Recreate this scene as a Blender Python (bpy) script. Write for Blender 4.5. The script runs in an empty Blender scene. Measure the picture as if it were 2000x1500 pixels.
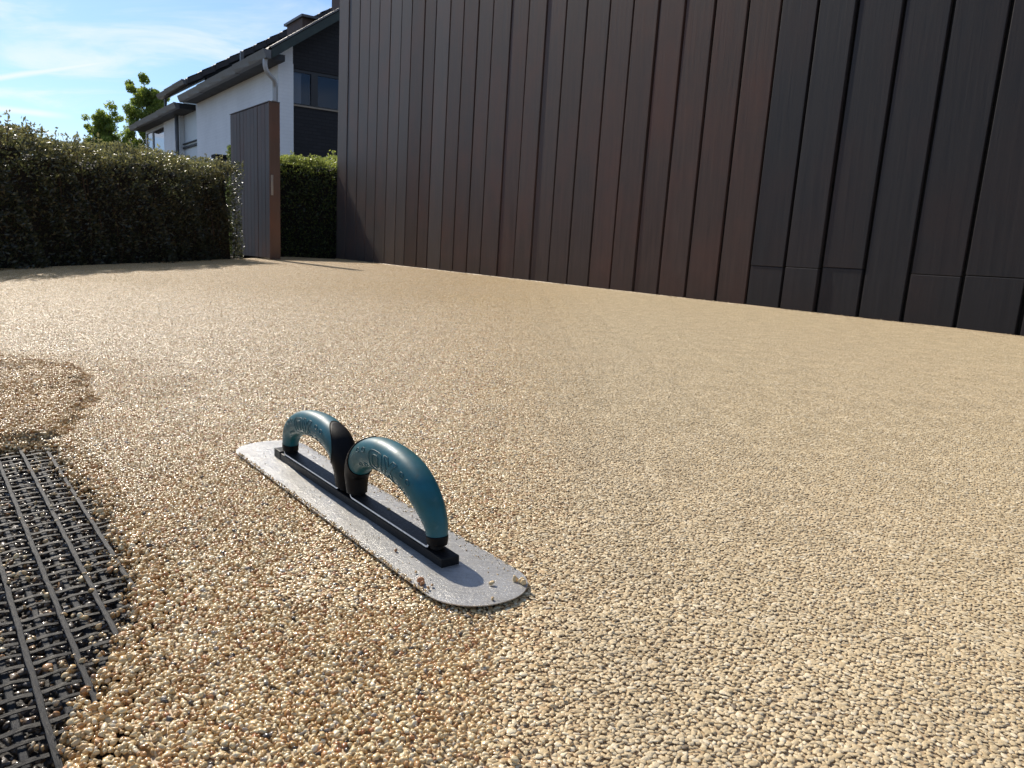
import bpy, bmesh, math, random
import numpy as np
from mathutils import Vector, Matrix

random.seed(7)
rng = np.random.default_rng(11)
SC = bpy.context.scene
COL = SC.collection

# ------------------------------------------------------------------ camera
PITCH = math.radians(10.12)
ROLL = math.radians(2.75)
CAM_H = 0.30
cam_d = bpy.data.cameras.new("camera")
cam = bpy.data.objects.new("camera", cam_d)
COL.objects.link(cam)
F = Vector((0, math.cos(PITCH), -math.sin(PITCH)))
R0 = Vector((1, 0, 0))
U0 = R0.cross(F)
R = R0 * math.cos(ROLL) + U0 * math.sin(ROLL)
U = U0 * math.cos(ROLL) - R0 * math.sin(ROLL)
m = Matrix((R, U, -F)).transposed().to_4x4()
m.translation = Vector((0, 0, CAM_H))
cam.matrix_world = m
cam_d.sensor_width = 36
cam_d.lens = 27.0
cam_d.clip_start = 0.01
cam_d.clip_end = 2000
cam_d.dof.use_dof = True
cam_d.dof.focus_distance = 0.95
cam_d.dof.aperture_fstop = 40
SC.camera = cam

# ------------------------------------------------------------------ light
SUN_EL = math.radians(37)
SUN_AZ = math.radians(-36.0)          # from +Y, negative = to the left
sun_dir = Vector((math.sin(SUN_AZ) * math.cos(SUN_EL), math.cos(SUN_AZ) * math.cos(SUN_EL), math.sin(SUN_EL)))
sd_ = bpy.data.lights.new("sun", "SUN")
sd_.energy = 5.0
sd_.angle = math.radians(0.53)
sd_.color = (1.0, 0.915, 0.79)
sun = bpy.data.objects.new("sun", sd_)
COL.objects.link(sun)
sun.rotation_euler = sun_dir.to_track_quat('Z', 'Y').to_euler()

world = bpy.data.worlds.new("World")
SC.world = world
world.use_nodes = True
wt = world.node_tree
for n in list(wt.nodes):
    wt.nodes.remove(n)


def N_(t, kind, **kw):
    n = t.nodes.new(kind)
    for k, v in kw.items():
        setattr(n, k, v)
    return n


def build_world():
    t = wt
    out = N_(t, "ShaderNodeOutputWorld")
    bg = N_(t, "ShaderNodeBackground")
    bg.inputs["Strength"].default_value = 0.115
    sky = N_(t, "ShaderNodeTexSky", sky_type='NISHITA')
    sky.sun_disc = False
    sky.sun_elevation = SUN_EL
    sky.sun_rotation = SUN_AZ
    sky.air_density = 1.0
    sky.dust_density = 0.5
    sky.ozone_density = 3.5
    tc = N_(t, "ShaderNodeTexCoord")
    # cirrus: project the view direction on a high flat layer, so that it streaks and shrinks to the horizon
    sep = N_(t, "ShaderNodeSeparateXYZ")
    t.links.new(tc.outputs["Generated"], sep.inputs[0])
    zc = N_(t, "ShaderNodeMath", operation='MAXIMUM')
    t.links.new(sep.outputs[2], zc.inputs[0]); zc.inputs[1].default_value = 0.04
    zz = N_(t, "ShaderNodeMath", operation='ADD'); t.links.new(zc.outputs[0], zz.inputs[0]); zz.inputs[1].default_value = 0.12
    dx = N_(t, "ShaderNodeMath", operation='DIVIDE'); t.links.new(sep.outputs[0], dx.inputs[0]); t.links.new(zz.outputs[0], dx.inputs[1])
    dy = N_(t, "ShaderNodeMath", operation='DIVIDE'); t.links.new(sep.outputs[1], dy.inputs[0]); t.links.new(zz.outputs[0], dy.inputs[1])
    cb = N_(t, "ShaderNodeCombineXYZ"); t.links.new(dx.outputs[0], cb.inputs[0]); t.links.new(dy.outputs[0], cb.inputs[1])
    mp = N_(t, "ShaderNodeMapping"); mp.inputs["Rotation"].default_value = (0, 0, math.radians(-28)); mp.inputs["Scale"].default_value = (0.8, 1.25, 1)
    mp.inputs["Location"].default_value = (1.1, 0.35, 0)
    t.links.new(cb.outputs[0], mp.inputs[0])
    n1 = N_(t, "ShaderNodeTexNoise"); n1.inputs["Scale"].default_value = 1.9; n1.inputs["Detail"].default_value = 7; n1.inputs["Roughness"].default_value = 0.58; n1.inputs["Distortion"].default_value = 0.6
    t.links.new(mp.outputs[0], n1.inputs[0])
    r1 = N_(t, "ShaderNodeMapRange"); r1.inputs[1].default_value = 0.43; r1.inputs[2].default_value = 0.70; r1.interpolation_type = 'SMOOTHSTEP'
    t.links.new(n1.outputs[0], r1.inputs[0])
    # thin contrails on the same layer
    def trail(p, q, w, wobble):
        # line through two layer points p, q
        (x0, y0), (x1, y1) = p, q
        L = math.hypot(x1 - x0, y1 - y0)
        nx, ny = -(y1 - y0) / L, (x1 - x0) / L
        sub = N_(t, "ShaderNodeVectorMath", operation='SUBTRACT'); t.links.new(cb.outputs[0], sub.inputs[0]); sub.inputs[1].default_value = (x0, y0, 0)
        d = N_(t, "ShaderNodeVectorMath", operation='DOT_PRODUCT'); t.links.new(sub.outputs[0], d.inputs[0]); d.inputs[1].default_value = (nx, ny, 0)
        s = N_(t, "ShaderNodeVectorMath", operation='DOT_PRODUCT'); t.links.new(sub.outputs[0], s.inputs[0]); s.inputs[1].default_value = ((x1 - x0) / L / L, (y1 - y0) / L / L, 0)
        nn = N_(t, "ShaderNodeTexNoise"); nn.inputs["Scale"].default_value = 2.0; nn.inputs["Detail"].default_value = 4; t.links.new(cb.outputs[0], nn.inputs[0])
        w1 = N_(t, "ShaderNodeMath", operation='MULTIPLY_ADD'); t.links.new(nn.outputs[0], w1.inputs[0]); w1.inputs[1].default_value = wobble; w1.inputs[2].default_value = -wobble / 2
        a = N_(t, "ShaderNodeMath", operation='ADD'); t.links.new(d.outputs["Value"], a.inputs[0]); t.links.new(w1.outputs[0], a.inputs[1])
        ab = N_(t, "ShaderNodeMath", operation='ABSOLUTE'); t.links.new(a.outputs[0], ab.inputs[0])
        mr = N_(t, "ShaderNodeMapRange"); t.links.new(ab.outputs[0], mr.inputs[0]); mr.inputs[1].default_value = 0; mr.inputs[2].default_value = w; mr.inputs[3].default_value = 1; mr.inputs[4].default_value = 0; mr.interpolation_type = 'SMOOTHSTEP'
        e0 = N_(t, "ShaderNodeMapRange"); t.links.new(s.outputs["Value"], e0.inputs[0]); e0.inputs[1].default_value = 1.15; e0.inputs[2].default_value = 0.6; e0.inputs[3].default_value = 0; e0.inputs[4].default_value = 1
        mu = N_(t, "ShaderNodeMath", operation='MULTIPLY'); t.links.new(mr.outputs[0], mu.inputs[0]); t.links.new(e0.outputs[0], mu.inputs[1])
        return mu
    t1 = trail(TRAIL[0], TRAIL[1], 0.045, 0.05)
    t2 = trail(TRAIL[2], TRAIL[3], 0.10, 0.14)
    mx = N_(t, "ShaderNodeMath", operation='MAXIMUM'); t.links.new(t1.outputs[0], mx.inputs[0]); t.links.new(t2.outputs[0], mx.inputs[1])
    tr = N_(t, "ShaderNodeMath", operation='MULTIPLY'); t.links.new(mx.outputs[0], tr.inputs[0]); tr.inputs[1].default_value = 0.75
    cl = N_(t, "ShaderNodeMath", operation='MULTIPLY'); t.links.new(r1.outputs[0], cl.inputs[0]); cl.inputs[1].default_value = 0.62
    mm = N_(t, "ShaderNodeMath", operation='MAXIMUM'); t.links.new(tr.outputs[0], mm.inputs[0]); t.links.new(cl.outputs[0], mm.inputs[1])
    mix = N_(t, "ShaderNodeMix", data_type='RGBA')
    t.links.new(mm.outputs[0], mix.inputs[0])
    tint = N_(t, "ShaderNodeMix", data_type='RGBA', blend_type='MULTIPLY'); tint.inputs[0].default_value = 1
    t.links.new(sky.outputs[0], tint.inputs[6]); tint.inputs[7].default_value = (0.66, 0.81, 1.0, 1)
    t.links.new(tint.outputs[2], mix.inputs[6])
    mix.inputs[7].default_value = (7.4, 7.7, 8.0, 1)
    t.links.new(mix.outputs[2], bg.inputs[0])
    t.links.new(bg.outputs[0], out.inputs[0])


def layer_pt(x, y):
    """photo direction -> point on the cirrus layer (placing the contrails in the sky)"""
    v = (R * (x - 1000) - U * (y - 750) + F * 1500).normalized()
    k = max(v.z, 0.04) + 0.12
    return (v.x / k, v.y / k)


TRAIL = [layer_pt(0, 152), layer_pt(300, 108), layer_pt(0, 212), layer_pt(130, 226)]
build_world()

SC.view_settings.view_transform = 'Standard'
SC.view_settings.look = 'None'
SC.view_settings.gamma = 1
SC.view_settings.use_curve_mapping = False
SC.view_settings.exposure = 0.20
SC.cycles.sample_clamp_indirect = 6.0
SC.cycles.max_bounces = 8


# ------------------------------------------------------------------ helpers
def V(*a):
    return Vector(a)


def obj(name, verts, faces, mat=None, parent=None, smooth=False, mats=None, midx=None):
    me = bpy.data.meshes.new(name)
    me.from_pydata([tuple(v) for v in verts], [], [tuple(f) for f in faces])
    me.update()
    if mats:
        for q in mats:
            me.materials.append(q)
        if midx is not None:
            me.polygons.foreach_set("material_index", np.array(midx, dtype=np.int32))
    elif mat:
        me.materials.append(mat)
    if smooth:
        me.polygons.foreach_set("use_smooth", np.ones(len(me.polygons), dtype=bool))
    o = bpy.data.objects.new(name, me)
    COL.objects.link(o)
    if parent:
        o.parent = parent
    return o


def np_mesh(name, verts, tris, mat, parent=None, smooth=True, fattrs=None, pattrs=None, mats=None):
    """fast triangle / quad mesh from numpy arrays"""
    me = bpy.data.meshes.new(name)
    k = tris.shape[1] if len(tris) else 3
    me.vertices.add(len(verts))
    me.vertices.foreach_set("co", verts.astype(np.float32).ravel())
    me.loops.add(tris.size)
    me.loops.foreach_set("vertex_index", tris.astype(np.int32).ravel())
    me.polygons.add(len(tris))
    me.polygons.foreach_set("loop_start", np.arange(0, tris.size, k, dtype=np.int32))
    me.polygons.foreach_set("loop_total", np.full(len(tris), k, dtype=np.int32))
    me.polygons.foreach_set("use_smooth", np.full(len(tris), smooth, dtype=bool))
    me.update(calc_edges=True)
    me.materials.append(mat)
    for an, arr in (pattrs or {}).items():
        a = me.attributes.new(an, 'FLOAT', 'POINT'); a.data.foreach_set("value", arr.astype(np.float32))
    for an, arr in (fattrs or {}).items():
        a = me.attributes.new(an, 'FLOAT', 'FACE'); a.data.foreach_set("value", arr.astype(np.float32))
    o = bpy.data.objects.new(name, me)
    COL.objects.link(o)
    if parent:
        o.parent = parent
    return o


def tag(o, label=None, cat=None, group=None, kind=None):
    if label: o["label"] = label
    if cat: o["category"] = cat
    if group: o["group"] = group
    if kind: o["kind"] = kind
    return o


def empty(name, loc, label, cat, group=None, rotz=0.0):
    e = bpy.data.objects.new(name, None)
    e.empty_display_size = 0.1
    e.location = loc
    e.rotation_euler = (0, 0, rotz)
    COL.objects.link(e)
    e["kind"] = "thing"
    return tag(e, label, cat, group)


def frame_box(o, ex, ey, ez, x0, x1, y0, y1, z0, z1):
    """8 corners in a frame (origin o, axes ex ey ez)"""
    vs = []
    for z in (z0, z1):
        for (x, y) in ((x0, y0), (x1, y0), (x1, y1), (x0, y1)):
            vs.append(o + ex * x + ey * y + ez * z)
    fs = [(0, 3, 2, 1), (4, 5, 6, 7), (0, 1, 5, 4), (1, 2, 6, 5), (2, 3, 7, 6), (3, 0, 4, 7)]
    return vs, fs


class MB:
    def __init__(s):
        s.v = []; s.f = []; s.m = []
    def add(s, vf, m=0):
        v, f = vf
        b = len(s.v)
        s.v += list(v); s.f += [tuple(i + b for i in q) for q in f]; s.m += [m] * len(f)
        return s
    def build(s, name, mat=None, parent=None, smooth=False, mats=None, bevel=0):
        o = obj(name, s.v, s.f, mat, parent, smooth, mats, s.m if mats else None)
        if bevel:
            bm = bmesh.new(); bm.from_mesh(o.data)
            bmesh.ops.bevel(bm, geom=[e for e in bm.edges], offset=bevel, segments=2, profile=0.6, affect='EDGES', clamp_overlap=True)
            bm.to_mesh(o.data); bm.free()
        return o


EX, EY, EZ = V(1, 0, 0), V(0, 1, 0), V(0, 0, 1)


def box(x0, x1, y0, y1, z0, z1, o=V(0, 0, 0), ex=EX, ey=EY, ez=EZ):
    return frame_box(o, ex, ey, ez, x0, x1, y0, y1, z0, z1)


def tube(pts, rad, seg=8, cap=True):
    """swept tube; rad a number or list"""
    n = len(pts)
    if not hasattr(rad, '__len__'): rad = [rad] * n
    vs = []; fs = []
    prev = None
    for i, p in enumerate(pts):
        p = Vector(p)
        a = Vector(pts[max(i - 1, 0)]); b = Vector(pts[min(i + 1, n - 1)])
        t = (b - a).normalized()
        if prev is None:
            ref = V(0, 0, 1) if abs(t.z) < 0.9 else V(1, 0, 0)
            x = t.cross(ref).normalized()
        else:
            x = (prev - t * prev.dot(t)).normalized()
        prev = x
        y = t.cross(x)
        for k in range(seg):
            an = 2 * math.pi * k / seg
            vs.append(p + (x * math.cos(an) + y * math.sin(an)) * rad[i])
    for i in range(n - 1):
        for k in range(seg):
            k2 = (k + 1) % seg
            fs.append((i * seg + k, i * seg + k2, (i + 1) * seg + k2, (i + 1) * seg + k))
    if cap:
        fs.append(tuple(range(seg - 1, -1, -1)))
        fs.append(tuple((n - 1) * seg + k for k in range(seg)))
    return vs, fs


# ------------------------------------------------------------------ materials
def mat(name):
    m_ = bpy.data.materials.new(name)
    m_.use_nodes = True
    t = m_.node_tree
    return m_, t, t.nodes["Principled BSDF"]


def lk(t, a, b):
    t.links.new(a, b)


def ramp(t, stops, interp='LINEAR'):
    r = N_(t, "ShaderNodeValToRGB")
    r.color_ramp.interpolation = interp
    els = r.color_ramp.elements
    while len(els) > 1:
        els.remove(els[-1])
    els[0].position = stops[0][0]; els[0].color = (*stops[0][1], 1)
    for p, c in stops[1:]:
        e = els.new(p); e.color = (*c, 1)
    return r


def mixc(t, fac, a, b, mode='MIX'):
    n = N_(t, "ShaderNodeMix", data_type='RGBA', blend_type=mode)
    for i, s in ((0, fac), (6, a), (7, b)):
        if isinstance(s, (int, float)): n.inputs[i].default_value = s
        elif isinstance(s, tuple): n.inputs[i].default_value = (*s, 1)
        else: t.links.new(s, n.inputs[i])
    return n.outputs[2]


def mrange(t, src, a, b, c=0.0, d=1.0, smooth=False):
    n = N_(t, "ShaderNodeMapRange")
    if smooth: n.interpolation_type = 'SMOOTHSTEP'
    t.links.new(src, n.inputs[0])
    for i, x in zip((1, 2, 3, 4), (a, b, c, d)): n.inputs[i].default_value = x
    return n.outputs[0]


def noise(t, scale, detail=4, rough=0.5, vec=None, dist=0.0):
    n = N_(t, "ShaderNodeTexNoise")
    n.inputs["Scale"].default_value = scale; n.inputs["Detail"].default_value = detail
    n.inputs["Roughness"].default_value = rough; n.inputs["Distortion"].default_value = dist
    if vec is not None: t.links.new(vec, n.inputs[0])
    return n


def math_(t, op, a, b=None, c=None):
    n = N_(t, "ShaderNodeMath", operation=op)
    for i, s in enumerate((a, b, c)):
        if s is None: continue
        if isinstance(s, (int, float)): n.inputs[i].default_value = s
        else: t.links.new(s, n.inputs[i])
    return n.outputs[0]


def bump(t, h, strength, dist):
    b = N_(t, "ShaderNodeBump")
    b.inputs["Strength"].default_value = strength; b.inputs["Distance"].default_value = dist
    t.links.new(h, b.inputs["Height"])
    return b.outputs[0]


def wet_mask(t, pos):
    """1 on the freshly laid, still glossy left part, 0 where the resin has matted on the right"""
    sep = N_(t, "ShaderNodeSeparateXYZ"); lk(t, pos, sep.inputs[0])
    n = noise(t, 5.0, 3, 0.6, pos)
    w = math_(t, 'MULTIPLY_ADD', n.outputs[0], 0.20, -0.10)
    # the boundary runs a little to the left towards the camera
    x = math_(t, 'ADD', sep.outputs[0], w)
    near = mrange(t, sep.outputs[1], 0.35, 0.62, 0.04, 0.0)
    x = math_(t, 'ADD', x, near)
    x = math_(t, 'DIVIDE', x, math_(t, 'MAXIMUM', math_(t, 'MULTIPLY', sep.outputs[1], 1.3), 1.0))
    return mrange(t, x, -0.06, 0.12, 1.0, 0.0, True)


def make_pebble_mat():
    m_, t, p = mat("resin_pebble")
    g = N_(t, "ShaderNodeNewGeometry")
    oi = N_(t, "ShaderNodeObjectInfo")
    at = N_(t, "ShaderNodeAttribute", attribute_name="tint")
    az = N_(t, "ShaderNodeAttribute", attribute_name="zone")
    r = math_(t, 'FRACT', math_(t, 'ADD', at.outputs["Fac"], math_(t, 'MULTIPLY', oi.outputs["Random"], 7.31)))
    wet = wet_mask(t, g.outputs["Position"])
    # wet, mixed quartz
    cw = ramp(t, [(0.0, (0.035, 0.030, 0.028)), (0.016, (0.40, 0.16, 0.05)), (0.045, (0.44, 0.22, 0.065)), (0.18, (0.50, 0.31, 0.115)),
                  (0.38, (0.58, 0.41, 0.185)), (0.62, (0.67, 0.52, 0.275)), (0.85, (0.79, 0.67, 0.43)), (0.975, (0.30, 0.255, 0.20))], 'CONSTANT')
    lk(t, r, cw.inputs[0])
    cd = ramp(t, [(0.0, (0.13, 0.10, 0.07)), (0.012, (0.48, 0.36, 0.195)), (0.25, (0.54, 0.417, 0.24)), (0.6, (0.59, 0.465, 0.28)), (0.85, (0.64, 0.522, 0.33)), (1.0, (0.74, 0.63, 0.44))])
    lk(t, r, cd.inputs[0])
    col = mixc(t, wet, cd.outputs[0], cw.outputs[0])
    # loose mix: browner, less washed
    cz = ramp(t, [(0.0, (0.05, 0.035, 0.025)), (0.03, (0.40, 0.19, 0.06)), (0.12, (0.50, 0.31, 0.115)), (0.38, (0.57, 0.38, 0.16)), (0.68, (0.62, 0.45, 0.215)), (0.9, (0.72, 0.57, 0.34))], 'CONSTANT')
    lk(t, r, cz.inputs[0])
    col = mixc(t, mrange(t, az.outputs["Fac"], 0.0, 1.0), col, cz.outputs[0])
    # sub-base: dark, brown, wet
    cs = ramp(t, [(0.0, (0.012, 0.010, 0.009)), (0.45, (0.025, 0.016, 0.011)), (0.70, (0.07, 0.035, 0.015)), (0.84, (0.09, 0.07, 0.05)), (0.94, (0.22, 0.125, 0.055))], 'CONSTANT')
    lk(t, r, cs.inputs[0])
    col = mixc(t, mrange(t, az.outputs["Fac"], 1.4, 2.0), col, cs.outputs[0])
    # large slow patches of tone, as laid
    n1 = noise(t, 1.3, 3, 0.6, g.outputs["Position"])
    col = mixc(t, mrange(t, n1.outputs[0], 0.35, 0.7, 0, 0.22), col, (0.60, 0.455, 0.28))
    n2 = noise(t, 14.0, 3, 0.6, g.outputs["Position"])
    hv = N_(t, "ShaderNodeHueSaturation"); lk(t, col, hv.inputs["Color"])
    lk(t, mrange(t, n2.outputs[0], 0.3, 0.72, 0.95, 1.16), hv.inputs["Value"])
    hv.inputs["Saturation"].default_value = 0.99
    lk(t, hv.outputs[0], p.inputs["Base Color"])
    ng = noise(t, 900.0, 2, 0.5, g.outputs["Position"])
    lk(t, bump(t, ng.outputs[0], 0.45, 0.0008), p.inputs["Normal"])
    lk(t, mrange(t, wet, 0, 1, 0.65, 0.48), p.inputs["Roughness"])
    spy = N_(t, "ShaderNodeSeparateXYZ"); lk(t, g.outputs["Position"], spy.inputs[0])
    cw_ = math_(t, 'MULTIPLY', mrange(t, wet, 0, 1, 0.03, 0.50), mrange(t, spy.outputs[1], 0.9, 4.5, 1.0, 0.12))
    lk(t, cw_, p.inputs["Coat Weight"])
    sp_ = N_(t, "ShaderNodeSeparateXYZ"); lk(t, g.outputs["Position"], sp_.inputs[0])
    lk(t, mrange(t, sp_.outputs[1], 0.6, 2.5, 0.13, 0.30), p.inputs["Coat Roughness"])
    lk(t, mrange(t, spy.outputs[1], 0.9, 4.5, 0.35, 0.12), p.inputs["Specular IOR Level"])
    return m_


M_peb = make_pebble_mat()


def make_bed_mat():
    m_, t, p = mat("resin_bed")
    g = N_(t, "ShaderNodeNewGeometry")
    v = N_(t, "ShaderNodeTexVoronoi"); v.inputs["Scale"].default_value = 210; lk(t, g.outputs["Position"], v.inputs[0])
    cr = ramp(t, [(0, (0.46, 0.335, 0.19)), (0.5, (0.54, 0.41, 0.245)), (1, (0.62, 0.49, 0.31))])
    lk(t, v.outputs["Color"], cr.inputs[0])
    col = mixc(t, mrange(t, v.outputs["Distance"], 0.25, 0.75), cr.outputs[0], (0.40, 0.29, 0.17))
    lk(t, col, p.inputs["Base Color"])
    p.inputs["Roughness"].default_value = 0.6
    lk(t, bump(t, v.outputs["Distance"], -1.0, 0.003), p.inputs["Normal"])
    return m_


M_bed = make_bed_mat()


def simple(name, col, rough=0.5, metal=0.0, nscale=None, namt=0.2, bstr=0.0, bscale=200, bdist=0.001, spec=0.5, coat=0.0):
    m_, t, p = mat(name)
    tc = N_(t, "ShaderNodeTexCoord")
    if nscale:
        n = noise(t, nscale, 5, 0.6, tc.outputs["Object"])
        hv = N_(t, "ShaderNodeHueSaturation"); hv.inputs["Color"].default_value = (*col, 1)
        lk(t, mrange(t, n.outputs[0], 0.3, 0.7, 1 - namt, 1 + namt), hv.inputs["Value"])
        lk(t, hv.outputs[0], p.inputs["Base Color"])
        lk(t, mrange(t, n.outputs[0], 0.3, 0.7, rough * 0.85, min(1, rough * 1.15)), p.inputs["Roughness"])
    else:
        p.inputs["Base Color"].default_value = (*col, 1)
        p.inputs["Roughness"].default_value = rough
    p.inputs["Metallic"].default_value = metal
    p.inputs["Specular IOR Level"].default_value = spec
    p.inputs["Coat Weight"].default_value = coat
    if bstr:
        nb = noise(t, bscale, 4, 0.6, tc.outputs["Object"])
        lk(t, bump(t, nb.outputs[0], bstr, bdist), p.inputs["Normal"])
    return m_


# ------------------------------------------------------------------ GROUND
M_soil = simple("soil", (0.085, 0.07, 0.05), 0.95, nscale=3, namt=0.3, bstr=0.6, bscale=30, bdist=0.02)
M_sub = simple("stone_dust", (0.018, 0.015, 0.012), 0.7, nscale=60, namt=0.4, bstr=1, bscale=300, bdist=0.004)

g_ = obj("ground", [(-600, -600, -0.05), (600, -600, -0.05), (600, 900, -0.05), (-600, 900, -0.05)], [(0, 1, 2, 3)], M_soil)
tag(g_, kind="structure")

# the edge of the hole in the resin (a patch not yet covered), and of the freshly tipped lump beyond it
HOLE = np.array([(-1.10, 0.98), (-0.90, 1.02), (-0.76, 1.00), (-0.695, 1.013), (-0.66, 1.03), (-0.635, 1.035), (-0.572, 0.958), (-0.495, 0.861), (-0.432, 0.782),
                 (-0.375, 0.703), (-0.334, 0.655), (-0.303, 0.592), (-0.296, 0.540), (-0.272, 0.47), (-0.259, 0.421), (-0.247, 0.385), (-0.235, 0.30),
                 (-0.24, 0.18), (-0.6, 0.12), (-1.1, 0.3)])
LUMP = np.array([(-1.7, 1.72), (-1.35, 1.73), (-1.148, 1.70), (-1.071, 1.685), (-0.967, 1.638), (-0.86, 1.52), (-0.80, 1.41), (-0.745, 1.32), (-0.70, 1.22), (-0.675, 1.13),
                 (-0.655, 1.065), (-0.69, 1.03), (-0.76, 1.01), (-0.9, 1.03), (-1.1, 1.0), (-1.7, 0.9)])


def signed(P, poly):
    """distance to polygon edge, positive inside"""
    P = np.asarray(P, float)
    d = np.full(len(P), 1e9); inside = np.zeros(len(P), bool)
    n = len(poly)
    for i in range(n):
        a = poly[i]; b = poly[(i + 1) % n]
        ab = b - a; L2 = ab @ ab
        tt = np.clip(((P - a) @ ab) / L2, 0, 1)
        q = a + tt[:, None] * ab
        d = np.minimum(d, np.hypot(*(P - q).T))
        c = ((a[1] > P[:, 1]) != (b[1] > P[:, 1]))
        with np.errstate(divide='ignore', invalid='ignore'):
            xi = (b[0] - a[0]) * (P[:, 1] - a[1]) / (b[1] - a[1]) + a[0]
        inside ^= c & (P[:, 0] < xi)
    return np.where(inside, d, -d)


def vnoise(P, s, seed=0):
    """cheap smooth 2D noise from sines, about -1..1"""
    r = np.random.default_rng(seed)
    o = np.zeros(len(P))
    for k in range(7):
        a = r.uniform(0, 2 * math.pi); f = r.uniform(0.6, 2.0) * s; ph = r.uniform(0, 6.28)
        o += np.sin((P[:, 0] * math.cos(a) + P[:, 1] * math.sin(a)) * f * 6.28 + ph)
    return o / 3.2


def sstep(a, b, x):
    t = np.clip((x - a) / (b - a), 0, 1)
    return t * t * (3 - 2 * t)


def hole_sd(P):
    return signed(P, HOLE) + 0.007 * vnoise(P, 22, 3) + 0.004 * vnoise(P, 60, 4)


def lump_sd(P):
    return signed(P, LUMP) + 0.012 * vnoise(P, 9, 5) + 0.004 * vnoise(P, 40, 6)


def lump_h(P):
    return sstep(-0.004, 0.014, lump_sd(P)) * (0.0105 + 0.002 * vnoise(P, 4, 8))


CT = 0.20                                   # size of one laid cell
X0, Y0 = -1.8, 0.2
LX, LY = 9, 8                               # local fine region: cells with a height field
fx0, fx1, fy0, fy1 = X0, X0 + LX * CT, 0.0, Y0 + LY * CT


def driveway_sheet():
    vs = []; fs = []
    st = 0.0125
    nx = int(round((fx1 - fx0) / st)) + 1; ny = int(round((fy1 - fy0) / st)) + 1
    xs = np.linspace(fx0, fx1, nx); ys = np.linspace(fy0, fy1, ny)
    G = np.array([(x, y) for y in ys for x in xs])
    h = hole_sd(G)
    def zb(x): return -0.0042 + 0.0030 * sstep(-0.45, 0.45, np.asarray(x, float))
    z = zb(G[:, 0]) + lump_h(G) * 1.0 - sstep(-0.034, -0.018, h) * 0.040
    z = np.where((G[:, 0] < fx0 + 1e-6) | (G[:, 0] > fx1 - 1e-6) | (G[:, 1] > fy1 - 1e-6), zb(G[:, 0]), z)
    for (x, y), zz in zip(G, z): vs.append((x, y, zz))
    for j in range(ny - 1):
        for i in range(nx - 1):
            a = j * nx + i
            fs.append((a, a + 1, a + nx + 1, a + nx))
    # the rest, in large flat pieces round it
    Z = -0.0018
    def quad(x0, x1, y0, y1):
        b = len(vs); z0, z1 = float(zb(x0)), float(zb(x1))
        vs.extend([(x0, y0, z0), (x1, y0, z1), (x1, y1, z1), (x0, y1, z0)]); fs.append((b, b + 1, b + 2, b + 3))
    xs_ = [-3.42, fx0, -0.45, -0.3, -0.15, 0.0, 0.15, 0.3, 0.45, 9.0]
    for xa, xb in zip(xs_[:-1], xs_[1:]):
        quad(xa, xb, fy1, 11.6)
        if xb <= fx0 + 1e-6 or xa >= fx1 - 1e-6: quad(xa, xb, -3, fy1)
        else: quad(xa, xb, -3, fy0)
    o = obj("driveway", vs, fs, M_bed)
    tag(o, kind="structure")
    return o


driveway_sheet()
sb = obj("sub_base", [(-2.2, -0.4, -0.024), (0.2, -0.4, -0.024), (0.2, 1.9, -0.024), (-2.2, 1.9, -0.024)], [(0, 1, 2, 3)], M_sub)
tag(sb, kind="structure")


def ico(level):
    bm = bmesh.new()
    bmesh.ops.create_icosphere(bm, subdivisions=level, radius=1.0)
    v = np.array([x.co[:] for x in bm.verts]); f = np.array([[q.index for q in x.verts] for x in bm.faces])
    bm.free()
    return v, f


def cut_below(v, f, lim):
    """drop the buried underside of a pebble"""
    keep = v[f].mean(axis=1)[:, 2] > lim
    f = f[keep]
    used = np.unique(f)
    re = np.full(len(v), -1); re[used] = np.arange(len(used))
    return v[used], re[f]


ICO = {1: ico(1), 2: cut_below(*ico(2), -0.42), 3: ico(2)}
ICO[0] = cut_below(*ICO[1], -0.5)


def pebble_shapes(level, n, seed, lump=0.16):
    r = np.random.default_rng(seed)
    v, f = ICO[level]
    out = []
    for k in range(n):
        d = np.ones(len(v))
        for _ in range(8):
            a = r.normal(size=3); a /= np.linalg.norm(a)
            c = r.uniform(0.38, 0.74)
            d = np.minimum(d, np.where(v @ a > c, c / np.maximum(v @ a, 1e-3), 1.0) + 0.01)
        w = sum(np.sin(v @ (r.normal(size=3) * 2.2) + r.uniform(0, 6)) for _ in range(3)) * lump / 3
        out.append(v * (d * (1 + w))[:, None])
    return out, f


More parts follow.
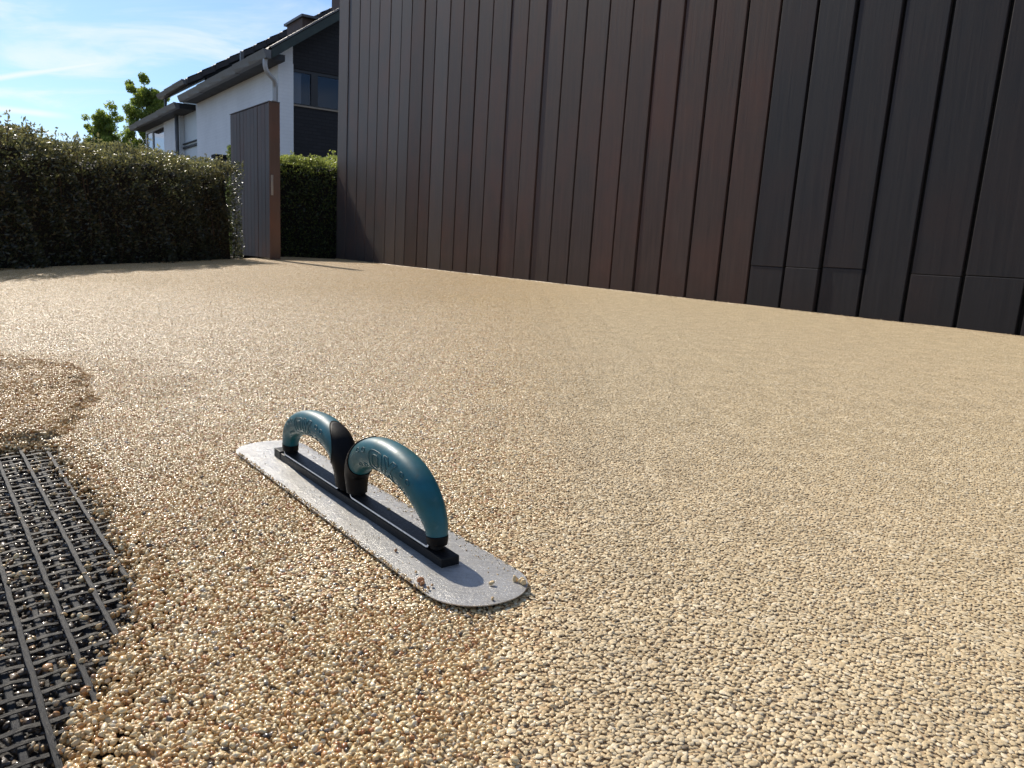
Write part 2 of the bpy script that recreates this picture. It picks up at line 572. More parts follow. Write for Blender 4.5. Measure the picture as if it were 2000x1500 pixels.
def pebble_soup(P, rad, flat, tilt, level, seed, aspect=(0.50, 0.92)):
    """P (n,3) centres of the TOP of each pebble -> joined vertices, triangles, per-pebble index"""
    r = np.random.default_rng(seed)
    shapes, f = pebble_shapes(level, 24, seed + 1)
    S = np.array(shapes)
    n = len(P)
    nv = S.shape[1]
    pick = r.integers(0, 24, n)
    V0 = S[pick].copy()                                  # n,nv,3
    asp = r.uniform(aspect[0], aspect[1], n)
    sc = np.stack([rad, rad * asp, rad * flat], 1)
    V0 *= sc[:, None, :]
    yaw = r.uniform(0, 2 * math.pi, n)
    tx = r.normal(0, tilt, n); ty = r.normal(0, tilt, n)
    cy, sy = np.cos(yaw), np.sin(yaw)
    x, y, z = V0[..., 0], V0[..., 1], V0[..., 2]
    c, s = np.cos(tx)[:, None], np.sin(tx)[:, None]
    y, z = y * c - z * s, y * s + z * c
    c, s = np.cos(ty)[:, None], np.sin(ty)[:, None]
    x, z = x * c + z * s, -x * s + z * c
    x, y = x * cy[:, None] - y * sy[:, None], x * sy[:, None] + y * cy[:, None]
    top = z.max(axis=1)
    out = np.stack([x + P[:, 0:1], y + P[:, 1:2], z - top[:, None] + P[:, 2:3]], 2).reshape(-1, 3)
    tri = (f[None] + (np.arange(n) * nv)[:, None, None]).reshape(-1, 3)
    return out, tri, np.repeat(np.arange(n), nv)


def lattice(x0, x1, y0, y1, sp, jit, seed):
    r = np.random.default_rng(seed)
    dy = sp * 0.866
    ys = np.arange(y0, y1, dy)
    pts = []
    for j, y in enumerate(ys):
        xs = np.arange(x0 + (sp / 2 if j % 2 else 0), x1, sp)
        pts.append(np.stack([xs, np.full(len(xs), y)], 1))
    p = np.concatenate(pts)
    return p + r.uniform(-jit, jit, p.shape) * sp


def resin_gravel():
    """all laid pebbles as ONE object: two pebble tiles laid cell by cell, and single pebbles where the surface breaks off"""
    VV = []; TT = []; kind = []; tint = []; zone = []; off = 0
    for tk in (0, 3):
        P2 = lattice(-CT / 2 - 0.0012, CT / 2 + 0.0012, -CT / 2 - 0.0012, CT / 2 + 0.0012, 0.00385, 0.34, 100 + tk)
        n = len(P2)
        r = np.random.default_rng(50 + tk)
        rad = np.clip(r.lognormal(0, 0.24, n), 0.5, 1.9) * 0.00300
        zt = r.normal(0, 0.00034, n)
        zt -= np.where(r.random(n) < 0.05, 0.0010, 0)
        o, t_, ix = pebble_soup(np.column_stack([P2, zt]), rad, 0.62, 0.22, 2, 200 + tk)
        VV.append(o); TT.append(t_ + off); off += len(o)
        tv = r.random(n)
        kind.append(np.full(len(o), tk)); tint.append(tv[ix]); zone.append(np.zeros(len(o)))
    # cells
    cells = []
    custom = []
    r = np.random.default_rng(5)
    for j in range(0, 58):
        yc = Y0 + CT * (j + 0.5)
        for i in range(-9, 60):
            xc = X0 + CT * (i + 0.5)
            # inside the view cone with a margin on both sides
            if abs(xc) > 0.74 * yc + 0.75: continue
            if xc < -3.42 + 0.05: continue
            # behind the plank wall: skip
            if (xc - 2.374) * 0.846 + (yc - 3.622) * 0.533 > 0.16: continue
            if yc > 11.3: continue
            C4 = np.array([(xc + a * CT * 0.62, yc + b * CT * 0.62) for a in (-1, -0.5, 0, 0.5, 1) for b in (-1, -0.5, 0, 0.5, 1)])
            if xc < 0 and yc < 2.0:
                sdh = hole_sd(C4); sdl = lump_sd(C4)
                if sdh.min() > 0.03: continue
                if sdh.max() > -0.045 or sdl.max() > -0.01:
                    custom.append((xc, yc)); continue
            cells.append((xc, yc))
    cells = np.array(cells)
    cv = np.column_stack([cells, np.zeros(len(cells))])
    VV.append(cv); off += len(cv)
    kind.append(np.full(len(cv), 1)); tint.append(r.random(len(cv))); zone.append(np.zeros(len(cv)))
    # the single ones
    def add(P, rad, flat, tilt, level, seed, zn):
        nonlocal off
        o, t_, ix = pebble_soup(P, rad, flat, tilt, level, seed)
        VV.append(o); TT.append(t_ + off); off += len(o)
        kind.append(np.full(len(o), 2)); tint.append(np.random.default_rng(seed + 9).random(len(P))[ix]); zone.append((zn[ix] if hasattr(zn, '__len__') else np.full(len(o), zn)))
    for k, (xc, yc) in enumerate(custom):
        lev = 2
        P2 = lattice(xc - CT / 2, xc + CT / 2, yc - CT / 2, yc + CT / 2, 0.00385, 0.34, 1000 + k)
        P2 = P2[(P2[:, 0] > xc - CT / 2) & (P2[:, 0] <= xc + CT / 2) & (P2[:, 1] > yc - CT / 2) & (P2[:, 1] <= yc + CT / 2)]
        P2 = P2[(np.abs(P2[:, 0]) < 0.72 * P2[:, 1] + 0.22)]
        if len(P2) == 0: continue
        sdh = hole_sd(P2); ls = lump_sd(P2); lh = lump_h(P2)
        rr = np.random.default_rng(2000 + k)
        loose = np.maximum(sstep(-0.045, -0.010, sdh), sstep(-0.01, 0.004, ls))
        for L, z0 in enumerate((0.0, -0.0040, -0.0085, -0.0130, -0.0175)):
            edge = -0.007 + L * 0.0028
            lo = -1 if L == 0 else edge - 0.014
            # lower layers only where they can be seen
            edge_l = (sdh < edge + rr.normal(0, 0.0015, len(P2))) & ((sdh > lo) if L else True)
            ok = edge_l
            Q = P2[ok] + (rr.uniform(-1, 1, (ok.sum(), 2)) * 0.0015 if L else 0)
            if len(Q) == 0: continue
            lo_ = loose[ok]
            zt = z0 + lh[ok] + rr.normal(0, 1, len(Q)) * (0.00038 + 0.0011 * lo_) - sstep(-0.03, -0.005, sdh[ok]) * 0.0015 * (L == 0)
            rad = np.clip(rr.lognormal(0, 0.2, len(Q)), 0.6, 1.6) * (0.00292 + 0.0002 * lo_) * (1.0 if yc < 1.15 else 1.13)
            add(np.column_stack([Q, zt]), rad, 0.78, 0.25, lev if (yc < 1.15 and L < 2) else 1, 3000 + 10 * k + L, np.clip(sstep(-0.01, 0.004, ls[ok]) * 0.85 + 0.45 * sstep(-0.03, -0.004, sdh[ok]), 0, 1))
        # the lump has a broken front of its own
        m2 = (ls > -0.006) & (ls < 0.012) & (sdh < -0.004)
        if m2.sum() > 3:
            Q = P2[m2] + rr.uniform(-1, 1, (m2.sum(), 2)) * 0.002
            add(np.column_stack([Q, 0.0035 + lump_h(Q) * 0.75 + rr.normal(0, 0.001, len(Q))]), np.full(len(Q), 0.0027), 0.8, 0.4, 1, 5000 + k, 0.85)
    VV = np.concatenate(VV); TT = np.concatenate(TT)
    o = np_mesh("resin_gravel", VV, TT, M_peb, smooth=True, pattrs={"piece": np.concatenate(kind), "tint": np.concatenate(tint), "zone": np.concatenate(zone)})
    print("gravel: tris", len(TT), "cells", len(cells), "custom", len(custom))
    # lay the tiles
    ng = bpy.data.node_groups.new("lay_gravel", "GeometryNodeTree")
    ng.interface.new_socket("Geometry", in_out='INPUT', socket_type='NodeSocketGeometry')
    ng.interface.new_socket("Geometry", in_out='OUTPUT', socket_type='NodeSocketGeometry')
    gi = ng.nodes.new("NodeGroupInput"); go = ng.nodes.new("NodeGroupOutput")
    na = ng.nodes.new("GeometryNodeInputNamedAttribute"); na.data_type = 'FLOAT'; na.inputs[0].default_value = "piece"
    def sep(src, lo, hi):
        a = ng.nodes.new("FunctionNodeCompare"); a.data_type = 'FLOAT'; a.operation = 'GREATER_THAN'; a.inputs[1].default_value = lo
        b = ng.nodes.new("FunctionNodeCompare"); b.data_type = 'FLOAT'; b.operation = 'LESS_THAN'; b.inputs[1].default_value = hi
        ng.links.new(na.outputs[0], a.inputs[0]); ng.links.new(na.outputs[0], b.inputs[0])
        c = ng.nodes.new("FunctionNodeBooleanMath"); c.operation = 'AND'
        ng.links.new(a.outputs[0], c.inputs[0]); ng.links.new(b.outputs[0], c.inputs[1])
        s = ng.nodes.new("GeometryNodeSeparateGeometry"); s.domain = 'POINT'
        ng.links.new(src, s.inputs[0]); ng.links.new(c.outputs[0], s.inputs[1])
        return s.outputs[0]
    t0 = sep(gi.outputs[0], -0.5, 0.5); ce = sep(gi.outputs[0], 0.5, 1.5); cu = sep(gi.outputs[0], 1.5, 2.5); t3 = sep(gi.outputs[0], 2.5, 3.5)
    gj = ng.nodes.new("GeometryNodeJoinGeometry")
    for x in (t0, t3):
        g2 = ng.nodes.new("GeometryNodeGeometryToInstance"); ng.links.new(x, g2.inputs[0]); ng.links.new(g2.outputs[0], gj.inputs[0])
    ip = ng.nodes.new("GeometryNodeInstanceOnPoints"); ip.inputs["Pick Instance"].default_value = True
    ng.links.new(ce, ip.inputs["Points"]); ng.links.new(gj.outputs[0], ip.inputs["Instance"])
    ri = ng.nodes.new("FunctionNodeRandomValue"); ri.data_type = 'INT'; ri.inputs[4].default_value = 0; ri.inputs[5].default_value = 1
    ng.links.new(ri.outputs[2], ip.inputs["Instance Index"])
    rk = ng.nodes.new("FunctionNodeRandomValue"); rk.data_type = 'INT'; rk.inputs[4].default_value = 0; rk.inputs[5].default_value = 3; rk.inputs["Seed"].default_value = 4
    mu = ng.nodes.new("ShaderNodeMath"); mu.operation = 'MULTIPLY'; mu.inputs[1].default_value = math.pi / 2; ng.links.new(rk.outputs[2], mu.inputs[0])
    cx = ng.nodes.new("ShaderNodeCombineXYZ"); ng.links.new(mu.outputs[0], cx.inputs[2])
    ng.links.new(cx.outputs[0], ip.inputs["Rotation"])
    # trowelled flatter where the resin has set, on the right
    ps = ng.nodes.new("GeometryNodeInputPosition"); sx = ng.nodes.new("ShaderNodeSeparateXYZ"); ng.links.new(ps.outputs[0], sx.inputs[0])
    mr = ng.nodes.new("ShaderNodeMapRange"); ng.links.new(sx.outputs[0], mr.inputs[0])
    for i_, v_ in zip((1, 2, 3, 4), (-0.50, 0.50, 0.95, 0.30)): mr.inputs[i_].default_value = v_
    cs = ng.nodes.new("ShaderNodeCombineXYZ"); cs.inputs[0].default_value = 1; cs.inputs[1].default_value = 1; ng.links.new(mr.outputs[0], cs.inputs[2])
    ng.links.new(cs.outputs[0], ip.inputs["Scale"])
    jo = ng.nodes.new("GeometryNodeJoinGeometry")
    ng.links.new(ip.outputs[0], jo.inputs[0]); ng.links.new(cu, jo.inputs[0])
    ng.links.new(jo.outputs[0], go.inputs[0])
    md = o.modifiers.new("lay", "NODES"); md.node_group = ng
    tag(o, "beige and tan resin-bound gravel spread over the whole driveway, glossy on the left and matt on the right", "gravel", kind="stuff")
    return o


resin_gravel()


def sub_gravel():
    P2 = lattice(-1.15, -0.22, 0.2, 1.08, 0.0070, 0.42, 77)
    sd = hole_sd(P2)
    P2 = P2[sd > -0.012]
    # only what the frame (with a margin) can see
    P2 = P2[P2[:, 0] > -0.74 * P2[:, 1] - 0.12]
    r = np.random.default_rng(78)
    n = len(P2)
    rad = np.clip(r.lognormal(0, 0.28, n), 0.5, 1.9) * 0.0042
    zt = -0.0165 + r.normal(0, 0.0016, n)
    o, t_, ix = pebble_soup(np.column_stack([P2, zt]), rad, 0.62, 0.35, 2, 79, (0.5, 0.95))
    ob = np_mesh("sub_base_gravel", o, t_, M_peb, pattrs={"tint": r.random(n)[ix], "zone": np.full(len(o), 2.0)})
    tag(ob, "dark wet brown gravel lying under the black mesh", "gravel", kind="stuff")


sub_gravel()

# ------------------------------------------------------------------ GEOGRID
WARP = V(0.622, -0.783, 0); WN = V(0.783, 0.622, 0)
CROSS = V(0.762, 0.648, 0).normalized()


def make_strand_mats():
    res = []
    for nm, c, rg in (("black_polyester_bundle", (0.016, 0.0165, 0.018), 0.48), ("black_flat_tape", (0.014, 0.015, 0.017), 0.48)):
        m_, t, p = mat(nm)
        at = N_(t, "ShaderNodeAttribute", attribute_name="u")
        tc = N_(t, "ShaderNodeTexCoord")
        cb = N_(t, "ShaderNodeCombineXYZ")
        atv = N_(t, "ShaderNodeAttribute", attribute_name="v")
        lk(t, math_(t, 'MULTIPLY', at.outputs["Fac"], 1.3), cb.inputs[0]); lk(t, math_(t, 'MULTIPLY', atv.outputs["Fac"], 45), cb.inputs[1])
        n = noise(t, 3.0, 5, 0.65, cb.outputs[0])
        n2 = noise(t, 60.0, 3, 0.5, tc.outputs["Object"])
        hv = N_(t, "ShaderNodeHueSaturation"); hv.inputs["Color"].default_value = (*c, 1)
        lk(t, mrange(t, n.outputs[0], 0.32, 0.68, 0.35, 2.3), hv.inputs["Value"])
        dust = mixc(t, mrange(t, n2.outputs[0], 0.60, 0.85, 0, 0.14), hv.outputs[0], (0.12, 0.105, 0.09))
        lk(t, dust, p.inputs["Base Color"])
        p.inputs["Roughness"].default_value = rg
        p.inputs["Specular IOR Level"].default_value = 0.09
        lk(t, mrange(t, n.outputs[0], 0.3, 0.7, rg - 0.1, rg + 0.15), p.inputs["Roughness"])
        lk(t, bump(t, n.outputs[0], 0.8, 0.0009), p.inputs["Normal"])
        res.append(m_)
    return res


M_strand, M_tape = make_strand_mats()
M_cross = M_strand.copy(); M_cross.name = "black_cross_bundle"
for n_ in M_cross.node_tree.nodes:
    if n_.type == "HUE_SAT": n_.inputs["Color"].default_value = (0.006, 0.0062, 0.007, 1)


def ribbon(name, p0, d, length, width, zf, thick, mtl, parent, seed, fibres=7, wob=0.00018, seglen=0.006):
    """a strand made of parallel fibre ridges; zf(s) gives its height"""
    r = random.Random(seed)
    side = V(-d.y, d.x, 0)
    n = max(8, int(length / seglen))
    prof = []
    for k in range(fibres * 2 + 1):
        u = k / (fibres * 2) * 2 - 1
        h = thick * (0.45 if k % 2 == 0 else 1.0) * (1 - 0.5 * abs(u) ** 3)
        prof.append((u, h))
    ph = [r.uniform(0, 6.28) for _ in range(4)]
    vs = []; fs = []; ua = []; va = []
    m_ = len(prof) + 2
    for i in range(n + 1):
        s = length * i / n
        lat = wob * (math.sin(s * 70 + ph[0]) + 0.7 * math.sin(s * 160 + ph[1]))
        w = width * (1 + 0.05 * math.sin(s * 110 + ph[2]) + 0.04 * math.sin(s * 260 + ph[3]))
        z = zf(s)
        for (u, h) in prof:
            hh = h * (1 + 0.25 * math.sin(s * 300 + u * 9 + ph[2]))
            q = p0 + d * s + side * (u * w / 2 + lat)
            vs.append(V(q.x, q.y, z + hh)); ua.append(u); va.append(s)
        for u in (1, -1):
            q = p0 + d * s + side * (u * w / 2 * 0.9 + lat)
            vs.append(V(q.x, q.y, z)); ua.append(u); va.append(s)
    for i in range(n):
        for k in range(m_):
            k2 = (k + 1) % m_
            fs.append((i * m_ + k, i * m_ + k2, (i + 1) * m_ + k2, (i + 1) * m_ + k))
    o = obj(name, vs, fs, mtl, parent, smooth=True)
    for an, arr in (("u", ua), ("v", va)):
        a = o.data.attributes.new(an, 'FLOAT', 'POINT'); a.data.foreach_set("value", np.array(arr, dtype=np.float32))
    return o


def geogrid():
    root = empty("geogrid", (0, 0, 0), "black woven plastic reinforcement mesh exposed at the left where no gravel is laid yet", "mesh")
    ws = np.arange(0.0, 3.0, 0.002)
    def clipped(base, d, margin):
        """longest run of the line that lies inside the hole"""
        P = np.array([(base.x + d.x * (s - 1.5), base.y + d.y * (s - 1.5)) for s in ws])
        ok = (signed(P, HOLE) > -margin) & (P[:, 0] > -0.80 * np.maximum(P[:, 1], 0.0) - 0.16) & (P[:, 1] > 0.22)
        idx = np.where(ok)[0]
        if len(idx) < 15: return None
        return ws[idx[0]] - 1.5, ws[idx[-1]] - 1.5
    zW, zT, zC = -0.0074, -0.0132, -0.0106
    wn = [0.0205 + 0.0292 * k for k in range(-6, 9)]
    k = 0
    for off in wn:
        c = clipped(WN * off + V(-0.3, 0.5, 0) * 0 + WARP * (-0.6), WARP, 0.025)
        if c:
            b = WN * off + WARP * (-0.6)
            ribbon("warp_strand", b + WARP * c[0], WARP, c[1] - c[0], 0.0044, lambda s, kk=k: zW + 0.0004 * math.sin(s * 2 * math.pi / 0.0185), 0.0013, M_strand, root, k, 4)
            k += 1
        off2 = off + 0.0146
        c = clipped(WN * off2 + WARP * (-0.6), WARP, 0.025)
        if c:
            b = WN * off2 + WARP * (-0.6)
            ribbon("flat_tape", b + WARP * c[0], WARP, c[1] - c[0], 0.0056, lambda s, kk=k: zT + 0.0006 * math.sin(s * 2 * math.pi / 0.037), 0.0005, M_tape, root, k, 2)
            k += 1
    # cross strands
    r = random.Random(3)
    for j in range(-40, 60):
        a = -0.62 + j * 0.0198 + r.uniform(-0.0020, 0.0020)
        base = WARP * a
        ang = r.uniform(-0.03, 0.03)
        d = V(CROSS.x * math.cos(ang) - CROSS.y * math.sin(ang), CROSS.x * math.sin(ang) + CROSS.y * math.cos(ang), 0)
        c = clipped(base, d, 0.02)
        if not c: continue
        st = base + d * c[0]
        o0 = st.dot(WN)
        ribbon("cross_strand", st, d, c[1] - c[0], 0.0060 if j % 2 else 0.0048, lambda s, o0=o0, j=j: zC + 0.0007 * math.cos((o0 + s * 0.98 - 0.0205 + 0.0146) * 2 * math.pi / 0.0292) - 0.0002, 0.0008, M_cross, root, 500 + j, 3, wob=0.0003)
    return root


geogrid()


def loose_pebbles():
    r = np.random.default_rng(91)
    P = []
    # clumps spilled from the edge onto the mesh
    cand = np.column_stack([r.uniform(-1.1, -0.23, 9000), r.uniform(0.25, 1.05, 9000)])
    sd = hole_sd(cand)
    keep = (sd > -0.002) & (r.random(9000) < np.clip(0.75 * np.exp(-sd / 0.010) + 0.12, 0, 1)) & (cand[:, 0] > -0.74 * cand[:, 1] - 0.1)
    c = cand[keep]
    pts = []
    for q in c:
        for _ in range(int(r.integers(1, 4))):
            pts.append((q[0] + r.normal(0, 0.003), q[1] + r.normal(0, 0.003), -0.0085 + r.uniform(-0.003, 0.0065)))
    pts = np.array(pts)
    n = len(pts)
    rad = np.clip(r.lognormal(0, 0.2, n), 0.6, 1.6) * 0.0029
    o, t_, ix = pebble_soup(pts, rad, 0.75, 0.6, 3, 92)
    ob = np_mesh("spilled_pebbles", o, t_, M_peb, pattrs={"tint": (0.03 + 0.95 * r.random(n))[ix], "zone": np.full(len(o), 0.7)})
    tag(ob, "cream and tan pebbles spilled loosely across the black mesh", "pebbles", kind="stuff")


loose_pebbles()

def surface_strays():
    """single stones sitting proud of the trowelled surface, and the crumbs against the foot of the wall"""
    r = np.random.default_rng(301)
    n = 900
    y = 0.35 + r.random(n) ** 1.6 * 3.2
    x = r.uniform(-0.75, 0.25, n) * y
    P = np.column_stack([x, y]); P = P[(hole_sd(P) < -0.012)]
    # not on or through the tool
    ta = P @ np.array([0.607, -0.795]); tn = P @ np.array([0.795, 0.607])
    P = P[~((ta > -1.10) & (ta < -0.47) & (tn > 0.316) & (tn < 0.427))]
    z = lump_h(P) + 0.0016 + r.uniform(0, 0.0012, len(P))
    rad = np.clip(r.lognormal(0, 0.25, len(P)), 0.5, 1.5) * 0.0025
    o, t_, ix = pebble_soup(np.column_stack([P, z]), rad, 0.8, 0.4, 1, 302)
    n2 = 2600
    s = r.uniform(-1.0, 9.5, n2)
    off = np.abs(r.normal(0, 0.014, n2)) + 0.028
    Q = np.array([2.374, 3.622]) + np.outer(s, [-0.533, 0.846]) - np.outer(off, [0.846, 0.533])
    z2 = 0.003 + 0.006 * np.exp(-(off - 0.028) / 0.01) * r.random(n2)
    o2, t2, ix2 = pebble_soup(np.column_stack([Q, z2]), np.clip(r.lognormal(0, 0.3, n2), 0.5, 2) * 0.0035, 0.8, 0.4, 1, 303)
    ob = np_mesh("stray_pebbles", np.concatenate([o, o2]), np.concatenate([t_, t2 + len(o)]), M_peb,
                 pattrs={"tint": np.concatenate([r.random(len(P))[ix], (0.1 + 0.9 * r.random(n2))[ix2]]), "zone": np.zeros(len(o) + len(o2))})
    tag(ob, "stray pebbles sitting proud on the surface and along the foot of the timber wall", "pebbles", kind="stuff")


surface_strays()

# ------------------------------------------------------------------ TROWEL
TA = V(0.607, -0.795, 0).normalized(); TN = V(0.795, 0.607, 0).normalized()


def T(a, n, z):
    return TA * a + TN * n + EZ * z


def make_steel():
    m_, t, p = mat("worn_steel")
    tc = N_(t, "ShaderNodeTexCoord")
    mp = N_(t, "ShaderNodeMapping"); mp.inputs["Rotation"].default_value = (0, 0, math.radians(52.6)); mp.inputs["Scale"].default_value = (6, 160, 1)
    lk(t, tc.outputs["Object"], mp.inputs[0])
    n = noise(t, 6, 6, 0.7, mp.outputs[0])
    n2 = noise(t, 22, 6, 0.65, tc.outputs["Object"])
    n3 = noise(t, 260, 4, 0.7, tc.outputs["Object"])
    base = mixc(t, mrange(t, n2.outputs[0], 0.35, 0.7), (0.50, 0.49, 0.47), (0.22, 0.215, 0.205))
    base = mixc(t, mrange(t, n3.outputs[0], 0.57, 0.65, 0, 0.8), base, (0.46, 0.42, 0.34))       # dried resin film and dust
    base = mixc(t, mrange(t, n.outputs[0], 0.45, 0.7, 0, 0.75), base, (0.66, 0.65, 0.62))
    lk(t, base, p.inputs["Base Color"])
    lk(t, mrange(t, n3.outputs[0], 0.60, 0.68, 0.45, 0.0), p.inputs["Metallic"])
    lk(t, mrange(t, n2.outputs[0], 0.3, 0.7, 0.24, 0.38), p.inputs["Roughness"])
    p.inputs['Specular IOR Level'].default_value = 0.35
    h = math_(t, 'ADD', math_(t, 'MULTIPLY', n.outputs[0], 0.8), n3.outputs[0])
    lk(t, bump(t, h, 0.75, 0.0006), p.inputs["Normal"])
    return m_


def make_grip():
    m_, t, p = mat("teal_rubber")
    tc = N_(t, "ShaderNodeTexCoord")
    n = noise(t, 28, 5, 0.6, tc.outputs["Object"])
    n2 = noise(t, 90, 6, 0.7, tc.outputs["Object"])
    c = mixc(t, mrange(t, n.outputs[0], 0.35, 0.68), (0.005, 0.108, 0.145), (0.010, 0.072, 0.076))
    c = mixc(t, mrange(t, n2.outputs[0], 0.58, 0.74, 0, 0.55), c, (0.03, 0.05, 0.045))
    c = mixc(t, mrange(t, n2.outputs[0], 0.42, 0.30, 0, 0.18), c, (0.14, 0.22, 0.24))
    lk(t, c, p.inputs["Base Color"])
    lk(t, mrange(t, n2.outputs[0], 0.3, 0.7, 0.40, 0.56), p.inputs["Roughness"])
    p.inputs["Specular IOR Level"].default_value = 0.4
    lk(t, bump(t, n2.outputs[0], 0.12, 0.0006), p.inputs["Normal"])
    return m_


M_steel = make_steel()
M_grip = make_grip()
M_blk = simple("black_rubber", (0.004, 0.004, 0.0045), 0.55, nscale=120, namt=0.4, bstr=0.15, bscale=500, bdist=0.0004, spec=0.14)
M_bar = simple("black_painted_bar", (0.006, 0.006, 0.0065), 0.5, nscale=160, namt=0.5, bstr=0.5, bscale=420, bdist=0.0006, spec=0.2)
M_edge = simple("bare_steel_edge", (0.80, 0.80, 0.79), 0.40, metal=0.2, nscale=200, namt=0.2)


M_mark = simple("dark_teal_mark", (0.005, 0.062, 0.082), 0.5, nscale=200, namt=0.4)  # darker teal than the grip, for the raised lines


def make_straptop():
    m_, t, p = mat("gritty_black_strap")
    tc = N_(t, "ShaderNodeTexCoord")
    n = noise(t, 330, 4, 0.7, tc.outputs["Object"])
    c = mixc(t, mrange(t, n.outputs[0], 0.56, 0.70), (0.012, 0.012, 0.013), (0.13, 0.12, 0.10))
    lk(t, c, p.inputs["Base Color"])
    lk(t, mrange(t, n.outputs[0], 0.4, 0.7, 0.3, 0.6), p.inputs["Roughness"])
    lk(t, bump(t, n.outputs[0], 0.9, 0.0008), p.inputs["Normal"])
    return m_


M_strap = make_straptop()

trowel = empty("trowel", T(-0.782, 0.384, 0), "steel pool trowel with round ends and two teal handles lying on the gravel", "trowel")
TROOT = trowel


def tobj(o):
    """parts are built in world space: keep them there under the thing's base"""
    for v in o.data.vertices:
        v.co = v.co - TROOT.location
    return o


def blade():
    a0, a1, nc, hw, rr = -1.072, -0.4815, 0.3712, 0.0488, 0.0475
    out = []
    def arc(ca, cn, s, e, k=14):
        for i in range(k + 1):
            th = math.radians(s + (e - s) * i / k)
            out.append((ca + rr * math.cos(th), cn + (hw / rr) * rr * math.sin(th) if False else cn + rr * math.sin(th)))
    arc(a1 - rr, nc + hw - rr, 90, 0); arc(a1 - rr, nc - hw + rr, 0, -90)
    arc(a0 + rr * 0.8, nc - hw + rr, -90, -180); arc(a0 + rr * 0.8, nc + hw - rr, 180, 90)
    bm = bmesh.new()
    z0, z1 = 0.0029, 0.0038
    def sag(a, n):   # the thin sheet is not dead flat
        return 0.0007 * math.sin(a * 9 + 1) + 0.0005 * math.sin(n * 40 + a * 14)
    lo = [bm.verts.new(T(a, n, z0 + sag(a, n))) for a, n in out]
    hi = [bm.verts.new(T(a, n, z1 + sag(a, n))) for a, n in out]
    bm.faces.new(hi); bm.faces.new(lo[::-1])
    L = len(out)
    for i in range(L):
        j = (i + 1) % L
        bm.faces.new((lo[i], lo[j], hi[j], hi[i]))
    bmesh.ops.recalc_face_normals(bm, faces=bm.faces[:])
    me = bpy.data.meshes.new("blade"); bm.to_mesh(me); bm.free()
    me.materials.append(M_steel)
    o = bpy.data.objects.new("blade", me); COL.objects.link(o); o.parent = TROOT
    tobj(o)


blade()
NC = 0.371
b = MB().add(box(-0.999, -0.567, NC - 0.0098, NC + 0.0098, 0.0034, 0.0128, ex=TA, ey=TN)).build("mounting_bar", M_bar, TROOT, bevel=0.0012)
tobj(b)
for (a0, a1) in ((-1.0, -0.978), ):
    b = MB().add(box(a0, a1, NC - 0.0103, NC + 0.0103, 0.0034, 0.0150, ex=TA, ey=TN)).build("bar_end_block", M_bar, TROOT, bevel=0.001)
    tobj(b)


def catmull(P, n):
    P = [np.array(p, float) for p in P]
    P = [2 * P[0] - P[1]] + P + [2 * P[-1] - P[-2]]
    out = []
    segs = len(P) - 3
    for i in range(n + 1):
        x = i / n * segs
        k = min(int(x), segs - 1); t = x - k
        a, b, c, d = P[k:k + 4]
        out.append(0.5 * ((2 * b) + (-a + c) * t + (2 * a - 5 * b + 4 * c - d) * t * t + (-a + 3 * b - 3 * c + d) * t ** 3))
    return out


# centre line (a, z, radius); first point = post next to the middle of the trowel, last = outer post
NEAR = [(-0.7655, 0.0185, 0.0115), (-0.7665, 0.030, 0.0125), (-0.7660, 0.043, 0.0140), (-0.757, 0.0575, 0.0158), (-0.738, 0.0700, 0.0168), (-0.710, 0.0770, 0.0174), (-0.680, 0.0775, 0.0178), (-0.650, 0.0735, 0.0176),
        (-0.626, 0.0645, 0.0167), (-0.607, 0.0510, 0.0148), (-0.596, 0.0380, 0.0124), (-0.5925, 0.0270, 0.0108), (-0.5920, 0.0180, 0.0098)]
FAR = [(-0.795, 0.0175, 0.0115), (-0.795, 0.029, 0.0130), (-0.7955, 0.041, 0.0150), (-0.803, 0.054, 0.0165), (-0.820, 0.0655, 0.0170), (-0.848, 0.0722, 0.0168), (-0.880, 0.0725, 0.0163), (-0.908, 0.0690, 0.0157),
       (-0.934, 0.0615, 0.0148), (-0.954, 0.0505, 0.0136), (-0.963, 0.0390, 0.0122), (-0.9665, 0.0285, 0.0110), (-0.9665, 0.0185, 0.0102)]


